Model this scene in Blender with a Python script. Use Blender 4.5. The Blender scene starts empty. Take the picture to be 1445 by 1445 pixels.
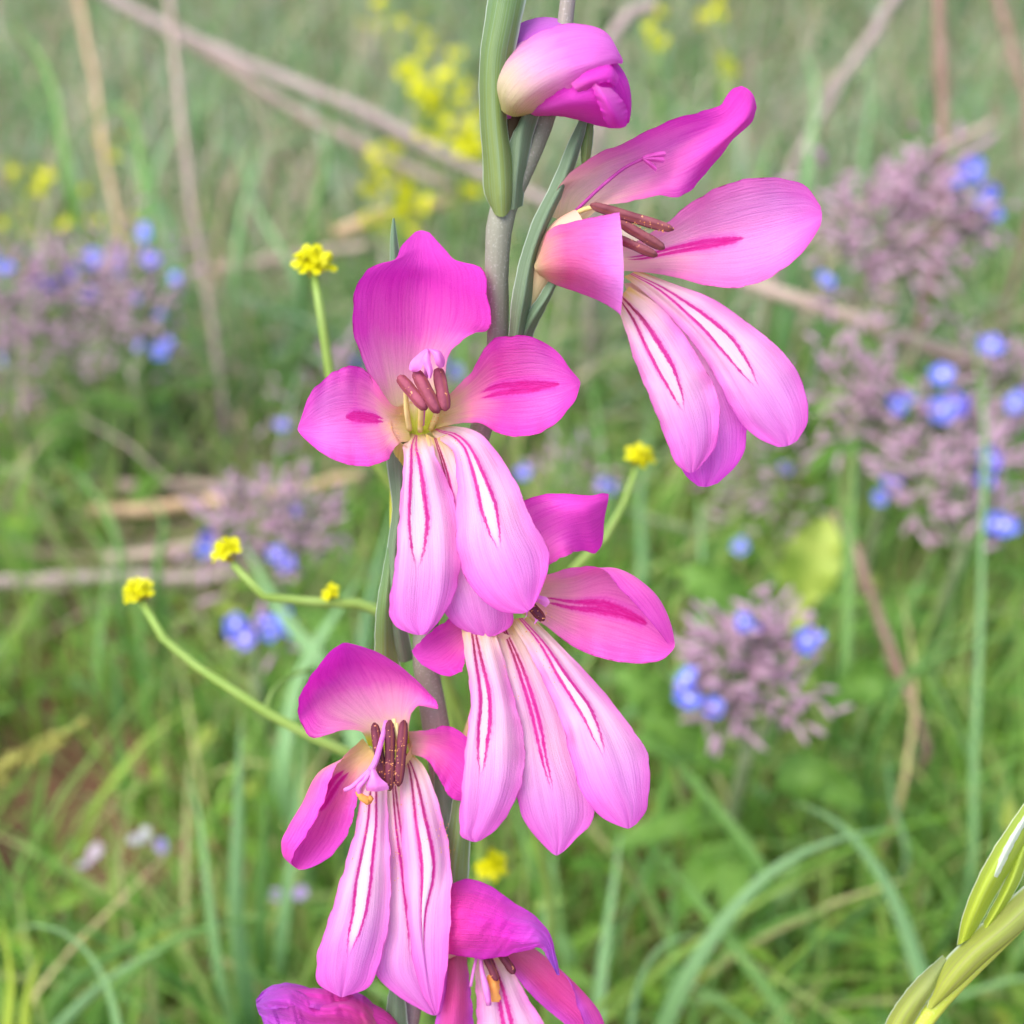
import bpy, math, random
import numpy as np
from mathutils import Vector, Matrix, noise as mnoise

# ------------------------------------------------------------------ camera, sky, sun
S = bpy.context.scene
COL = S.collection
R = math.radians
PITCH, CAMH, FOV, FOCUS = R(33), 0.46, R(45), 0.197
cd = bpy.data.cameras.new('camera'); cam = bpy.data.objects.new('camera', cd); COL.objects.link(cam)
cam.location = (0, 0, CAMH); cam.rotation_euler = (R(90) - PITCH, 0, 0)
cd.sensor_width = 36; cd.sensor_height = 36; cd.sensor_fit = 'HORIZONTAL'
cd.lens = 18 / math.tan(FOV / 2)
cd.clip_start = 0.005; cd.clip_end = 400
cd.dof.use_dof = True; cd.dof.focus_distance = FOCUS; cd.dof.aperture_fstop = cd.lens / 3.9
S.camera = cam
W = bpy.data.worlds.new('World'); S.world = W; W.use_nodes = True
wn = W.node_tree
sky = wn.nodes.new('ShaderNodeTexSky'); sky.sky_type = 'NISHITA'; sky.sun_disc = False
SUN = Vector((-0.42, -0.30, 0.86)).normalized()
sky.sun_elevation = math.asin(SUN.z); sky.sun_rotation = math.atan2(SUN.x, SUN.y)
sky.dust_density = 3.0; sky.air_density = 1.0; sky.ozone_density = 0.6
wn.links.new(sky.outputs[0], wn.nodes['Background'].inputs[0])
wn.nodes['Background'].inputs[1].default_value = 0.15
sl = bpy.data.lights.new('sun', 'SUN'); so = bpy.data.objects.new('sun', sl); COL.objects.link(so)
sl.energy = 1.4; sl.angle = R(55); sl.color = (1.0, 0.97, 0.93)
so.rotation_euler = SUN.to_track_quat('Z', 'Y').to_euler()
S.view_settings.view_transform = 'Standard'; S.view_settings.look = 'None'
S.view_settings.gamma = 1; S.view_settings.use_curve_mapping = False
S.view_settings.exposure = 1.2
S.cycles.use_denoising = True; S.cycles.use_adaptive_sampling = True; S.cycles.adaptive_threshold = .025
S.cycles.max_bounces = 5; S.cycles.diffuse_bounces = 4; S.cycles.glossy_bounces = 2; S.cycles.transmission_bounces = 4

random.seed(7); rng = np.random.default_rng(11)

# ------------------------------------------------------------------ geometry helpers
FWD = Vector((0, math.cos(PITCH), -math.sin(PITCH))); UPV = Vector((0, math.sin(PITCH), math.cos(PITCH)))
TF = math.tan(FOV / 2); CAM = Vector((0, 0, CAMH)); HALF = 722.5
D0 = 0.20; MM = 2 * D0 * TF / 1445          # metres per photo pixel in the plane of the flowers
def at(x, y, z):
    """world point that lies z metres in front of the lens, where the photo shows pixel x, y"""
    return CAM + FWD * z + Vector((1, 0, 0)) * ((x - HALF) / HALF * z * TF) - UPV * ((y - HALF) / HALF * z * TF)
def fl(x, y, d=0):
    """point of the gladiolus: pixel plus an offset in depth (same unit)"""
    return at(x, y, D0 + (y - HALF) / HALF * 0.008 + d * MM)
def ground_at(x, y):
    r = (at(x, y, 1) - CAM); k = -CAM.z / r.z
    return CAM + r * k
def link(name, me, mat, parent=None):
    o = bpy.data.objects.new(name, me); COL.objects.link(o)
    if mat is not None and not me.materials: me.materials.append(mat)
    if parent is not None:
        o.parent = parent; o.matrix_parent_inverse = parent.matrix_basis.inverted()
    return o
def mesh(verts, faces, uvs=None, smooth=True, name='m'):
    me = bpy.data.meshes.new(name); me.from_pydata([tuple(v) for v in verts], [], faces)
    if uvs is not None:
        l = me.uv_layers.new(name='UVMap'); vi = np.empty(len(me.loops), dtype=np.int32)
        me.loops.foreach_get('vertex_index', vi)
        l.data.foreach_set('uv', np.asarray(uvs, dtype=np.float32)[vi].ravel())
    if smooth: me.polygons.foreach_set('use_smooth', [True] * len(me.polygons))
    me.update(); return me
def npmesh(V, F, UV=None, smooth=True, name='m'):
    """V (n,3), F (m,4) quads as numpy arrays"""
    me = bpy.data.meshes.new(name); n, m = len(V), len(F); k = F.shape[1]
    me.vertices.add(n); me.vertices.foreach_set('co', np.asarray(V, np.float32).ravel())
    me.loops.add(m * k); me.loops.foreach_set('vertex_index', F.astype(np.int32).ravel())
    me.polygons.add(m); me.polygons.foreach_set('loop_start', np.arange(0, m * k, k, dtype=np.int32))
    me.polygons.foreach_set('loop_total', np.full(m, k, dtype=np.int32))
    me.update(calc_edges=True)
    if UV is not None:
        l = me.uv_layers.new(name='UVMap'); l.data.foreach_set('uv', np.asarray(UV, np.float32)[F.ravel()].ravel())
    me.polygons.foreach_set('use_smooth', np.full(m, smooth)); me.update(); return me
def tag(o, label=None, cat=None, group=None, kind=None):
    if label: o['label'] = label
    if cat: o['category'] = cat
    if group: o['group'] = group
    if kind: o['kind'] = kind
    return o
def empty(name, loc):
    o = bpy.data.objects.new(name, None); COL.objects.link(o); o.location = loc; o.empty_display_size = 0.02
    return o
def hermite(t, P, s):
    """cubic through P at parameters t, sampled at s"""
    t = np.asarray(t, float); P = np.asarray(P, float); n = len(t); T = np.zeros_like(P)
    for i in range(n):
        if i == 0: T[i] = (P[1] - P[0]) / (t[1] - t[0])
        elif i == n - 1: T[i] = (P[-1] - P[-2]) / (t[-1] - t[-2])
        else:
            a = (P[i] - P[i-1]) / (t[i] - t[i-1]); b = (P[i+1] - P[i]) / (t[i+1] - t[i])
            w = (t[i] - t[i-1]) / (t[i+1] - t[i-1]); T[i] = a * (1 - w) + b * w
    out = []
    for q in s:
        i = int(np.clip(np.searchsorted(t, q) - 1, 0, n - 2)); h = t[i+1] - t[i]; x = (q - t[i]) / h
        out.append((2*x**3 - 3*x*x + 1) * P[i] + (x**3 - 2*x*x + x) * h * T[i] + (-2*x**3 + 3*x*x) * P[i+1] + (x**3 - x*x) * h * T[i+1])
    return np.array(out)
def chord(P):
    d = np.linalg.norm(np.diff(P, axis=0), axis=1) + 1e-6
    return np.concatenate([[0], np.cumsum(d)]) / d.sum()
def grid_faces(nv, nu):
    i, j = np.meshgrid(np.arange(nv - 1), np.arange(nu - 1), indexing='ij'); a = (i * nu + j).ravel()
    return np.stack([a, a + 1, a + nu + 1, a + nu], 1)
def sheet(name, parent, st, mat, nv=44, nu=21, flat=1.0, pleat=0.0, ruffle=0.0, freq=3.0, jag=0.8, seed=0, fn=fl, bias=1.25, crinkle=0.0):
    """a petal or bract: rows of (x, y, depth) triples from base to tip, smoothly lofted"""
    A = np.array([np.array(r, float).reshape(-1, 3) for r in st])          # rows, across, 3
    nr, nc, _ = A.shape
    if flat != 1.0:                                                          # shallower hollow across the petal
        e = A[:, :1, 2] + (A[:, -1:, 2] - A[:, :1, 2]) * np.linspace(0, 1, nc)[None, :]; c = A[:, nc // 2, 2][:, None] * .6
        ref = e * .5 + A[:, :, 2].mean(axis=1)[:, None] * .5
        A[:, :, 2] = ref + (A[:, :, 2] - ref) * flat
    t = chord(A.mean(axis=1)); s = 1 - (1 - np.linspace(0, 1, nv)) ** bias
    B = np.stack([hermite(t, A[:, c], s) for c in range(nc)], 1)             # nv, nc, 3
    uc = np.linspace(0, 1, nc); us = np.linspace(0, 1, nu)
    G = np.stack([hermite(uc, B[i], us) for i in range(nv)], 0)             # nv, nu, 3
    rs = np.random.default_rng(seed + 100); ph = rs.uniform(0, 6.28, 6)
    e = np.abs(2 * us - 1)[None, :]; sg = np.sign(us - .5)[None, :]; vv = s[:, None]
    env = np.sin(np.pi * np.clip(vv, 0, 1)) ** .6
    G[..., 2] += ruffle * env * (e ** 2.2) * (np.sin(6.28 * freq * vv + ph[0] + sg * ph[1]) + .5 * np.sin(6.28 * freq * 2.3 * vv + ph[2] + sg * 2))
    if pleat: G[..., 2] += pleat * env * (np.cos(6.28 * 2.2 * us + ph[5])[None, :] + .6 * np.cos(6.28 * (4.3 * us)[None, :] + 2 * vv))
    if pleat: G[..., 2] += pleat * 1.5 * np.exp(-((us - .5) / .035) ** 2)[None, :] * np.clip((vv - .35) * 2, 0, 1)
    if crinkle:
        for i in range(nv):
            for j in range(nu):
                G[i, j, 2] += crinkle * mnoise.noise(Vector((us[j] * 7 + seed + 3 * s[i], s[i] * 5, seed * 1.7))) + crinkle * .55 * mnoise.noise(Vector((us[j] * 4 + s[i] * 6, s[i] * 34 + us[j] * 9, seed)))
    jx = jag * env * (e ** 6) * (np.sin(6.28 * 7 * vv + ph[3] + sg) + np.sin(6.28 * 13 * vv + ph[4] + sg * 2) * .7)
    G[..., 0] += jx; G[..., 1] += jx * .6
    V = [fn(*p) for p in G.reshape(-1, 3)]
    UV = np.stack(np.meshgrid(us, s), -1).reshape(-1, 2)
    return link(name, npmesh(np.array(V), grid_faces(nv, nu), UV), mat, parent)
def tube_data(P, rad, seg=10, close=True, prof=None, flat=1.0):
    P = [Vector(p) for p in P]; n = len(P); V = []; UV = []
    t0 = (P[1] - P[0]).normalized(); a = t0.orthogonal().normalized()
    up = Vector((0, 0, 1)) if abs(t0.z) < .9 else Vector((0, 1, 0)); a = t0.cross(up).normalized()
    for i in range(n):
        t = (P[min(i + 1, n - 1)] - P[max(i - 1, 0)]).normalized()
        a = (a - t * a.dot(t)).normalized(); b = t.cross(a)
        for k in range(seg):
            th = 2 * math.pi * k / seg; r = rad[i] * (prof(th) if prof else 1)
            V.append(P[i] + a * (math.cos(th) * r) + b * (math.sin(th) * r * flat)); UV.append((k / seg, i / (n - 1)))
    F = [(i * seg + k, i * seg + (k + 1) % seg, (i + 1) * seg + (k + 1) % seg, (i + 1) * seg + k) for i in range(n - 1) for k in range(seg)]
    if close:
        for idx, rev in ((0, True), (n - 1, False)):
            c = len(V); V.append(P[idx]); UV.append((.5, idx / (n - 1)))
            for k in range(seg):
                f = (idx * seg + k, idx * seg + (k + 1) % seg, c); F.append(f[::-1] if rev else f)
    return V, F, UV
def smooth_path(P, n):
    A = np.array([list(p) for p in P], float); t = chord(A[:, :3]); return hermite(t, A, np.linspace(0, 1, n))
def tube(name, parent, pts, mat, n=24, seg=10, fn=None, close=True, prof=None, flat=1.0, unit=MM, jit=0.0):
    """pts: rows (x, y, d, radius); fn maps x,y,d to the world, radius in pixels of the flower plane unless fn is None"""
    Q = [((*(fn(*p[:3]) if fn else p[:3]), p[3] * (unit if fn else 1))) for p in pts]
    Q = smooth_path(Q, n)
    if jit: Q[:, :3] += rng.normal(0, jit, (len(Q), 3)); Q[:, 3] *= 1 + rng.normal(0, .05, len(Q))
    V, F, UV = tube_data(Q[:, :3], np.maximum(Q[:, 3], 1e-6), seg, close, prof, flat)
    return link(name, mesh(V, F, UV), mat, parent)
class MB:
    """collects pieces into one mesh"""
    def __init__(s): s.V = []; s.F = []; s.U = []
    def add(s, V, F, U):
        o = len(s.V); s.V += [Vector(v) for v in V]; s.F += [tuple(i + o for i in f) for f in F]; s.U += list(U)
    def tube(s, pts, n=8, seg=6, **k):
        Q = smooth_path(pts, n); s.add(*tube_data(Q[:, :3], np.maximum(Q[:, 3], 1e-6), seg, **k))
    def build(s, name, mat, parent=None): return link(name, mesh(s.V, s.F, s.U), mat, parent)

# ------------------------------------------------------------------ materials
def srgb(r, g, b):
    return tuple((c / 255 / 12.92 if c <= 10 else ((c / 255 + .055) / 1.055) ** 2.4) for c in (r, g, b)) + (1,)
class NT:
    def __init__(s, name):
        s.m = bpy.data.materials.new(name); s.m.use_nodes = True; s.t = s.m.node_tree; s.t.nodes.clear()
        s.out = s.t.nodes.new('ShaderNodeOutputMaterial')
    def n(s, typ, **k):
        o = s.t.nodes.new('ShaderNode' + typ)
        for a, b in k.items(): setattr(o, a, b)
        return o
    def l(s, a, b): s.t.links.new(a, b)
    def put(s, sock, v):
        if isinstance(v, bpy.types.NodeSocket): s.l(v, sock)
        else: sock.default_value = v
    def math(s, op, a, b=0.0, c=None, clamp=False):
        o = s.n('Math', operation=op, use_clamp=clamp); s.put(o.inputs[0], a); s.put(o.inputs[1], b)
        if c is not None: s.put(o.inputs[2], c)
        return o.outputs[0]
    def sstep(s, x, a, b):
        o = s.n('MapRange', interpolation_type='SMOOTHSTEP'); s.put(o.inputs[0], x); s.put(o.inputs[1], a); s.put(o.inputs[2], b)
        o.inputs[3].default_value = 0; o.inputs[4].default_value = 1; return o.outputs[0]
    def mix(s, f, a, b, mode='MIX'):
        o = s.n('Mix', data_type='RGBA', blend_type=mode); s.put(o.inputs[0], f); s.put(o.inputs[6], a); s.put(o.inputs[7], b); return o.outputs[2]
    def ramp(s, x, stops):
        o = s.n('ValToRGB'); s.put(o.inputs[0], x); e = o.color_ramp.elements
        while len(e) < len(stops): e.new(.5)
        for k, (p, c) in enumerate(stops):
            e[k].position = p; e[k].color = c if isinstance(c, tuple) else (c, c, c, 1)
        return o.outputs[0]
    def noise(s, vec, scale, detail=3, rough=.5):
        o = s.n('TexNoise'); s.l(vec, o.inputs[0]); o.inputs['Scale'].default_value = scale; o.inputs['Detail'].default_value = detail; o.inputs['Roughness'].default_value = rough; return o.outputs[0]
    def vmul(s, vec, x, y, z=1):
        o = s.n('VectorMath', operation='MULTIPLY'); s.l(vec, o.inputs[0]); o.inputs[1].default_value = (x, y, z); return o.outputs[0]
    def shade(s, col, rough=.55, transl=0.0, tcol=None, spec=.3, bump=None, bs=.2, bd=.0003, sheen=0.0):
        p = s.n('BsdfPrincipled'); s.put(p.inputs['Base Color'], col); s.put(p.inputs['Roughness'], rough)
        p.inputs['Specular IOR Level'].default_value = spec; p.inputs['Sheen Weight'].default_value = sheen
        nrm = None
        if bump is not None:
            b = s.n('Bump'); b.inputs['Strength'].default_value = bs; b.inputs['Distance'].default_value = bd; s.l(bump, b.inputs['Height']); nrm = b.outputs[0]
            s.l(nrm, p.inputs['Normal'])
        res = p.outputs[0]
        if transl:
            t = s.n('BsdfTranslucent'); s.put(t.inputs[0], tcol if tcol is not None else col)
            if nrm: s.l(nrm, t.inputs[1])
            m = s.n('MixShader'); m.inputs[0].default_value = transl; s.l(res, m.inputs[1]); s.l(t.outputs[0], m.inputs[2]); res = m.outputs[0]
        s.l(res, s.out.inputs[0]); return s.m
    def uv(s):
        o = s.n('TexCoord'); sp = s.n('SeparateXYZ'); s.l(o.outputs['UV'], sp.inputs[0]); return o.outputs['UV'], sp.outputs[0], sp.outputs[1], o.outputs['Object']

def petal(name, stops, edge=None, edge_amt=.5, lines=None, line_col=srgb(212, 20, 142), white=None, base_red=0.0, crumple=.25):
    """pigment along the petal (stops over v), darker edge colour, and the two dark nectar lines with the pale strip between"""
    m = NT(name); uv, u, v, ob = m.uv()
    nz = m.noise(m.vmul(uv, 7, 2.5), 1.0, 3)
    vv = m.math('ADD', v, m.math('MULTIPLY', m.math('SUBTRACT', nz, .5), .16))
    fine = m.noise(m.vmul(uv, 55, 4), 1.0, 4, .6)
    uu = m.math('ABSOLUTE', m.math('MULTIPLY_ADD', u, 2.0, -1.0))
    col = m.ramp(vv, stops)
    if edge is not None:
        f = m.math('MULTIPLY', m.sstep(m.math('ADD', uu, m.math('MULTIPLY', m.math('SUBTRACT', nz, .5), .35)), .45, 1.0), m.math('MULTIPLY', m.sstep(v, .02, .3), edge_amt))
        col = m.mix(f, col, edge)
    if lines:
        wob = m.math('MULTIPLY', m.math('SUBTRACT', m.noise(m.vmul(uv, 24, 46), 1.0, 5, .75), .5), lines.get('fuzz', .16))
        oi = m.n('ObjectInfo').outputs['Random']
        off = m.math('MULTIPLY_ADD', m.math('SUBTRACT', oi, .5), lines.get('vary', .16), lines.get('off', 0.0))
        uo = m.math('ABSOLUTE', m.math('SUBTRACT', m.math('MULTIPLY_ADD', u, 2.0, -1.0), off)); uw = m.math('ADD', uo, wob)
        v = m.math('MULTIPLY', v, m.math('MULTIPLY_ADD', m.math('FRACT', m.math('MULTIPLY', oi, 7.31)), .22, .90)); w = m.math('MULTIPLY', m.ramp(v, [(p, q) for p, q in lines['w']]), m.math('MULTIPLY_ADD', m.math('FRACT', m.math('MULTIPLY', oi, 13.7)), .5, .60)); t = m.ramp(v, [(p, q) for p, q in lines['t']])
        dist = m.math('ABSOLUTE', m.math('SUBTRACT', uw, w))
        halo = m.math('MULTIPLY', m.math('SUBTRACT', 1.0, m.sstep(dist, 0.0, m.math('MULTIPLY_ADD', t, 3.2, .02))), m.sstep(t, .0, .06))
        col = m.mix(m.math('MULTIPLY', halo, lines.get('halo', .62)), col, srgb(228, 62, 196))
        if white:
            inside = m.math('MULTIPLY', m.sstep(m.math('SUBTRACT', w, uo), -.01, .09), m.sstep(v, white[0], white[0] + .12))
            inside = m.math('MULTIPLY', inside, m.math('SUBTRACT', 1.0, m.sstep(v, white[1] - .12, white[1] + .01)))
            col = m.mix(m.math('MULTIPLY', inside, .86), col, srgb(238, 222, 240))
        lm = m.math('SUBTRACT', 1.0, m.sstep(dist, m.math('MULTIPLY', t, .55), m.math('MULTIPLY_ADD', t, 1.35, .004)))
        lm = m.math('MULTIPLY', lm, m.sstep(t, .005, .03))
        lc = m.mix(m.sstep(v, .10, .32), srgb(140, 22, 40), line_col) if base_red else line_col
        col = m.mix(m.math('MULTIPLY', m.math('MULTIPLY', lm, m.math('MULTIPLY_ADD', m.sstep(m.noise(m.vmul(uv, 90, 14), 1.0, 3, .7), .3, .6), .4, .58)), .98), col, lc)
    hs = m.n('HueSaturation'); hs.inputs['Saturation'].default_value = 1.15; hs.inputs['Value'].default_value = .72; m.l(col, hs.inputs['Color'])
    rim = m.sstep(m.math('ADD', uu, m.math('MULTIPLY', m.math('SUBTRACT', nz, .5), .06)), .955, 1.0)
    col = m.mix(m.math('MULTIPLY', rim, .6), col, hs.outputs[0])
    nick = m.math('MULTIPLY', m.sstep(uu, .972, .995), m.sstep(m.noise(m.vmul(uv, 3, 16), 1.0, 3), .5, .6))
    col = m.mix(m.math('MULTIPLY', nick, .7), col, srgb(150, 44, 84))
    vein = m.math('ADD', m.math('MULTIPLY', m.sstep(fine, .42, .66), .55), m.math('MULTIPLY', m.sstep(m.noise(m.vmul(uv, 120, 90), 1.0, 3, .7), .35, .75), .35))
    col = m.mix(m.math('MULTIPLY', vein, .55), col, hs.outputs[0])
    cell = m.noise(ob, 5200, 2)
    h = m.math('ADD', m.math('MULTIPLY', fine, .7), m.math('MULTIPLY', cell, .30))
    tc = m.n('HueSaturation'); tc.inputs['Saturation'].default_value = 1.12; m.l(col, tc.inputs['Color'])
    return m.shade(col, .62, .42, tc.outputs[0], .18, h, crumple * 1.7, .0007, .10)

CREAM = srgb(238, 205, 190)
PK, MAG, LIL, PALE = srgb(236, 96, 186), srgb(222, 46, 196), srgb(238, 154, 230), srgb(248, 196, 230)
def lowerp(name, vend=.72, w0=.16, wm=.24, off=0.0, white=True, tip=LIL, body=PALE, red=0.0):
    L = dict(w=[(0, w0 * .6), (.25, w0), (.5, wm), (vend * .88, wm * .55), (vend, 0.02)], t=[(0, .045), (.15, .065), (.35, .075), (vend * .75, .045), (vend + .0, 0.008)], off=off)
    return petal(name, [(.0, srgb(226, 196, 120)), (.08, srgb(240, 210, 196)), (.2, srgb(246, 206, 222)), (.34, srgb(246, 190, 228)), (.55, body), (.8, tip), (1, srgb(234, 116, 218))],
                 srgb(234, 96, 206), .6, L, white=(.22, vend) if white else None, base_red=red)
M = {}
M['dorsal'] = petal('petal_hood', [(0, srgb(190, 204, 60)), (.07, srgb(208, 212, 90)), (.15, srgb(240, 214, 180)), (.30, srgb(242, 172, 200)), (.48, srgb(236, 104, 196)), (.7, srgb(226, 64, 190)), (1, srgb(230, 86, 208))], srgb(226, 56, 196), .5)
M['dorsal_far'] = petal('petal_hood_side', [(0, srgb(236, 214, 170)), (.2, srgb(244, 190, 196)), (.45, srgb(242, 130, 208)), (.7, srgb(234, 90, 204)), (1, srgb(228, 64, 194))], srgb(224, 50, 188), .45)
LAT = dict(w=[(0, .10), (.35, .10), (.6, .05), (.75, .0)], t=[(.30, .0), (.38, .05), (.6, .08), (.74, .06), (.78, 0)], fuzz=.10)
LATN = dict(w=[(0, .08), (.3, .09), (.44, .06), (.52, .02)], t=[(.20, .0), (.28, .06), (.44, .08), (.52, .03), (.54, 0)], fuzz=.12)
LATO = dict(w=[(0, .12), (.30, .10), (.5, .06), (.74, .0)], t=[(.12, .0), (.22, .035), (.5, .06), (.72, .05), (.76, 0)], fuzz=.08, off=.28)
LATD = dict(w=[(0, .10), (.30, .10), (.5, .09), (.56, .05)], t=[(.22, .0), (.28, .05), (.45, .06), (.54, .04), (.57, 0)], fuzz=.06, off=.22)
M['lateral_near'] = petal('petal_side_spotted', [(0, srgb(224, 206, 130)), (.16, srgb(240, 190, 170)), (.30, srgb(240, 140, 190)), (.48, srgb(240, 110, 200)), (.75, srgb(242, 128, 220)), (1, srgb(238, 96, 210))], srgb(234, 60, 196), .5, LATN)
M['lateral'] = petal('petal_side', [(0, srgb(224, 206, 130)), (.16, srgb(240, 190, 160)), (.30, srgb(240, 140, 178)), (.48, srgb(238, 88, 182)), (.75, srgb(242, 112, 208)), (1, srgb(236, 84, 204))], srgb(234, 60, 196), .5, LAT)
LAT2 = dict(w=[(0, .16), (.30, .14), (.5, .08), (.66, .0)], t=[(.10, .0), (.2, .05), (.5, .07), (.64, .06), (.70, 0)], fuzz=.08)
M['lateral_pale'] = petal('petal_side_pale', [(0, srgb(240, 206, 190)), (.2, srgb(246, 186, 200)), (.45, srgb(242, 146, 206)), (.8, srgb(242, 150, 226)), (1, srgb(236, 110, 216))], srgb(232, 84, 186), .45, LAT2)
LAT3 = dict(w=[(0, .10), (.30, .09), (.5, .08), (.60, .05)], t=[(.22, .0), (.30, .05), (.5, .07), (.58, .04), (.62, 0)], fuzz=.06)
M['lateral_red'] = petal('petal_side_rose', [(0, srgb(226, 196, 130)), (.2, srgb(238, 180, 160)), (.4, srgb(236, 120, 176)), (.7, srgb(234, 86, 182)), (1, srgb(238, 100, 206))], srgb(232, 70, 210), .55, LAT3)
M['lateral_fold'] = petal('petal_side_folded', [(0, srgb(236, 196, 150)), (.2, srgb(240, 170, 176)), (.4, srgb(238, 128, 190)), (.7, srgb(238, 116, 200)), (1, srgb(238, 100, 206))], srgb(236, 90, 210), .5, LATO)
M['lateral_roll'] = petal('petal_side_rolled', [(0, srgb(226, 196, 130)), (.2, srgb(238, 180, 160)), (.4, srgb(236, 120, 176)), (.7, srgb(238, 100, 190)), (1, srgb(238, 90, 200))], srgb(234, 90, 226), .55, LATD)
M['plain'] = petal('petal_plain', [(0, srgb(236, 190, 170)), (.3, srgb(236, 120, 180)), (.6, srgb(234, 84, 186)), (1, srgb(236, 90, 206))], srgb(230, 60, 196), .5)
M['outer'] = petal('petal_outside', [(0, srgb(206, 190, 140)), (.15, srgb(226, 160, 150)), (.4, srgb(228, 110, 170)), (.75, srgb(236, 120, 206)), (1, srgb(238, 150, 236))], srgb(230, 90, 196), .4)
M['low_a'] = lowerp('petal_lower_striped', .74, .24, .33)
M['low_b'] = lowerp('petal_lower_wide', .70, .18, .27)
M['low_mid'] = lowerp('petal_lower_middle', .76, .14, .12, white=False, red=1)
M['low_red'] = lowerp('petal_lower_redline', .76, .2, .22, red=1)
M['low_d'] = lowerp('petal_lower_long', .82, .28, .30, red=1)
M['low_none'] = petal('petal_lower_plain', [(0, srgb(240, 206, 190)), (.4, PALE), (.8, srgb(240, 130, 232)), (1, srgb(236, 96, 220))], srgb(230, 70, 216), .5)
M['bud_main'] = petal('bud_petal', [(0, srgb(196, 200, 122)), (.17, srgb(226, 212, 180)), (.38, srgb(238, 180, 214)), (.6, srgb(242, 136, 226)), (1, srgb(240, 110, 226))], srgb(232, 70, 196), .3, crumple=.4)
M['bud_deep'] = petal('bud_petal_deep', [(0, srgb(232, 110, 206)), (.3, srgb(228, 84, 206)), (1, srgb(238, 56, 214))], srgb(224, 30, 196), .5)
M['bud_back'] = petal('bud_petal_violet', [(0, srgb(200, 120, 200)), (.5, srgb(206, 104, 212)), (1, srgb(222, 120, 226))], None, crumple=.4)
M['old'] = petal('petal_ageing', [(0, srgb(226, 110, 160)), (.2, srgb(234, 70, 176)), (.5, srgb(238, 60, 206)), (.8, srgb(226, 104, 236)), (1, srgb(180, 110, 240))], srgb(230, 60, 222), .5, crumple=.45)
M['old_side'] = petal('petal_ageing_side', [(0, srgb(214, 120, 150)), (.4, srgb(226, 90, 162)), (.8, srgb(230, 90, 190)), (1, srgb(224, 110, 226))], srgb(222, 100, 226), .8, crumple=.4)
M['wilt'] = petal('petal_wilted', [(0, srgb(236, 150, 170)), (.25, srgb(230, 70, 170)), (.6, srgb(224, 70, 196)), (1, srgb(186, 90, 214))], srgb(200, 96, 220), .5, crumple=.45)

def simple(name, c1, c2, scale=30, rough=.55, transl=0.0, spec=.3, along=None, bs=.3):
    m = NT(name); uv, u, v, ob = m.uv()
    vec = m.vmul(uv, along[0], along[1]) if along else ob
    nz = m.noise(vec, 1.0 if along else scale, 4, .6)
    col = m.ramp(nz, [(.3, c1), (.7, c2)])
    return m.shade(col, rough, transl, None, spec, nz, bs, .0004)
def throat_mat():
    m = NT('flower_throat'); uv, u, v, ob = m.uv()
    g = m.n('NewGeometry')
    inner = m.mix(m.sstep(m.noise(m.vmul(uv, 26, 2), 1.0), .42, .62), srgb(230, 232, 110), srgb(204, 214, 70))
    inner = m.mix(m.sstep(v, .72, .98), inner, srgb(236, 210, 160))
    outer = m.ramp(v, [(0, srgb(186, 186, 120)), (.5, srgb(220, 180, 150)), (1, srgb(228, 150, 160))])
    return m.shade(m.mix(.5, inner, outer) if False else inner, .5, .5, None, .25, m.noise(m.vmul(uv, 30, 3), 1.0), .2)
M['throat'] = throat_mat()
def tube_mat():
    m = NT('flower_tube'); uv, u, v, ob = m.uv()
    col = m.ramp(v, [(0, srgb(176, 184, 120)), (.45, srgb(220, 190, 150)), (1, srgb(234, 190, 170))])
    return m.shade(col, .5, .3, None, .25, m.noise(m.vmul(uv, 40, 3), 1.0), .2)
M['ftube'] = tube_mat()
def anther_mat(name, a, b):
    m = NT(name); uv, u, v, ob = m.uv()
    sp = m.noise(ob, 1400, 2); col = m.ramp(m.noise(ob, 300, 3), [(.3, a), (.7, b)])
    g = m.math('SUBTRACT', 1.0, m.sstep(m.math('ABSOLUTE', m.math('SUBTRACT', m.math('FRACT', m.math('MULTIPLY_ADD', u, 3.0, .5)), .5)), .03, .12))
    col = m.mix(m.math('MULTIPLY', g, .4), col, srgb(150, 84, 50))
    col = m.mix(m.sstep(sp, .68, .74), col, srgb(226, 160, 110))
    return m.shade(col, .7, 0, None, .2, m.noise(ob, 900, 2), .5, .0003)
M['anther'] = anther_mat('anther', srgb(112, 46, 66), srgb(150, 76, 94))
M['anther_dark'] = anther_mat('anther_dark', srgb(78, 34, 48), srgb(112, 52, 68))
M['anther_brown'] = anther_mat('anther_brown', srgb(100, 50, 60), srgb(136, 78, 84))
M['filament'] = simple('filament', srgb(226, 206, 120), srgb(240, 224, 170), 300, .5, .3)
M['style'] = simple('style', srgb(222, 120, 206), srgb(238, 160, 226), 300, .5, .35)
M['pollen'] = simple('pollen', srgb(226, 140, 60), srgb(240, 190, 120), 500, .8)
M['style_rose'] = simple('style_rose', srgb(196, 70, 170), srgb(216, 96, 190), 300, .5, .35)
M['withered'] = simple('withered', srgb(226, 140, 60), srgb(240, 176, 100), 300, .8, .2)
def stem_mat(name, a, b, c, edgeglow=.0):
    m = NT(name); uv, u, v, ob = m.uv()
    nz = m.noise(m.vmul(uv, 16, 3), 1.0, 4, .6); big = m.noise(ob, 18, 2); sp = m.noise(ob, 2600, 3)
    col = m.mix(m.sstep(big, .4, .62), m.ramp(nz, [(.3, a), (.7, b)]), c)
    col = m.mix(m.math('MULTIPLY', m.sstep(sp, .52, .75), .22), col, srgb(206, 206, 204))
    return m.shade(col, .55, 0, None, .35, nz, .25, .0005)
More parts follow.
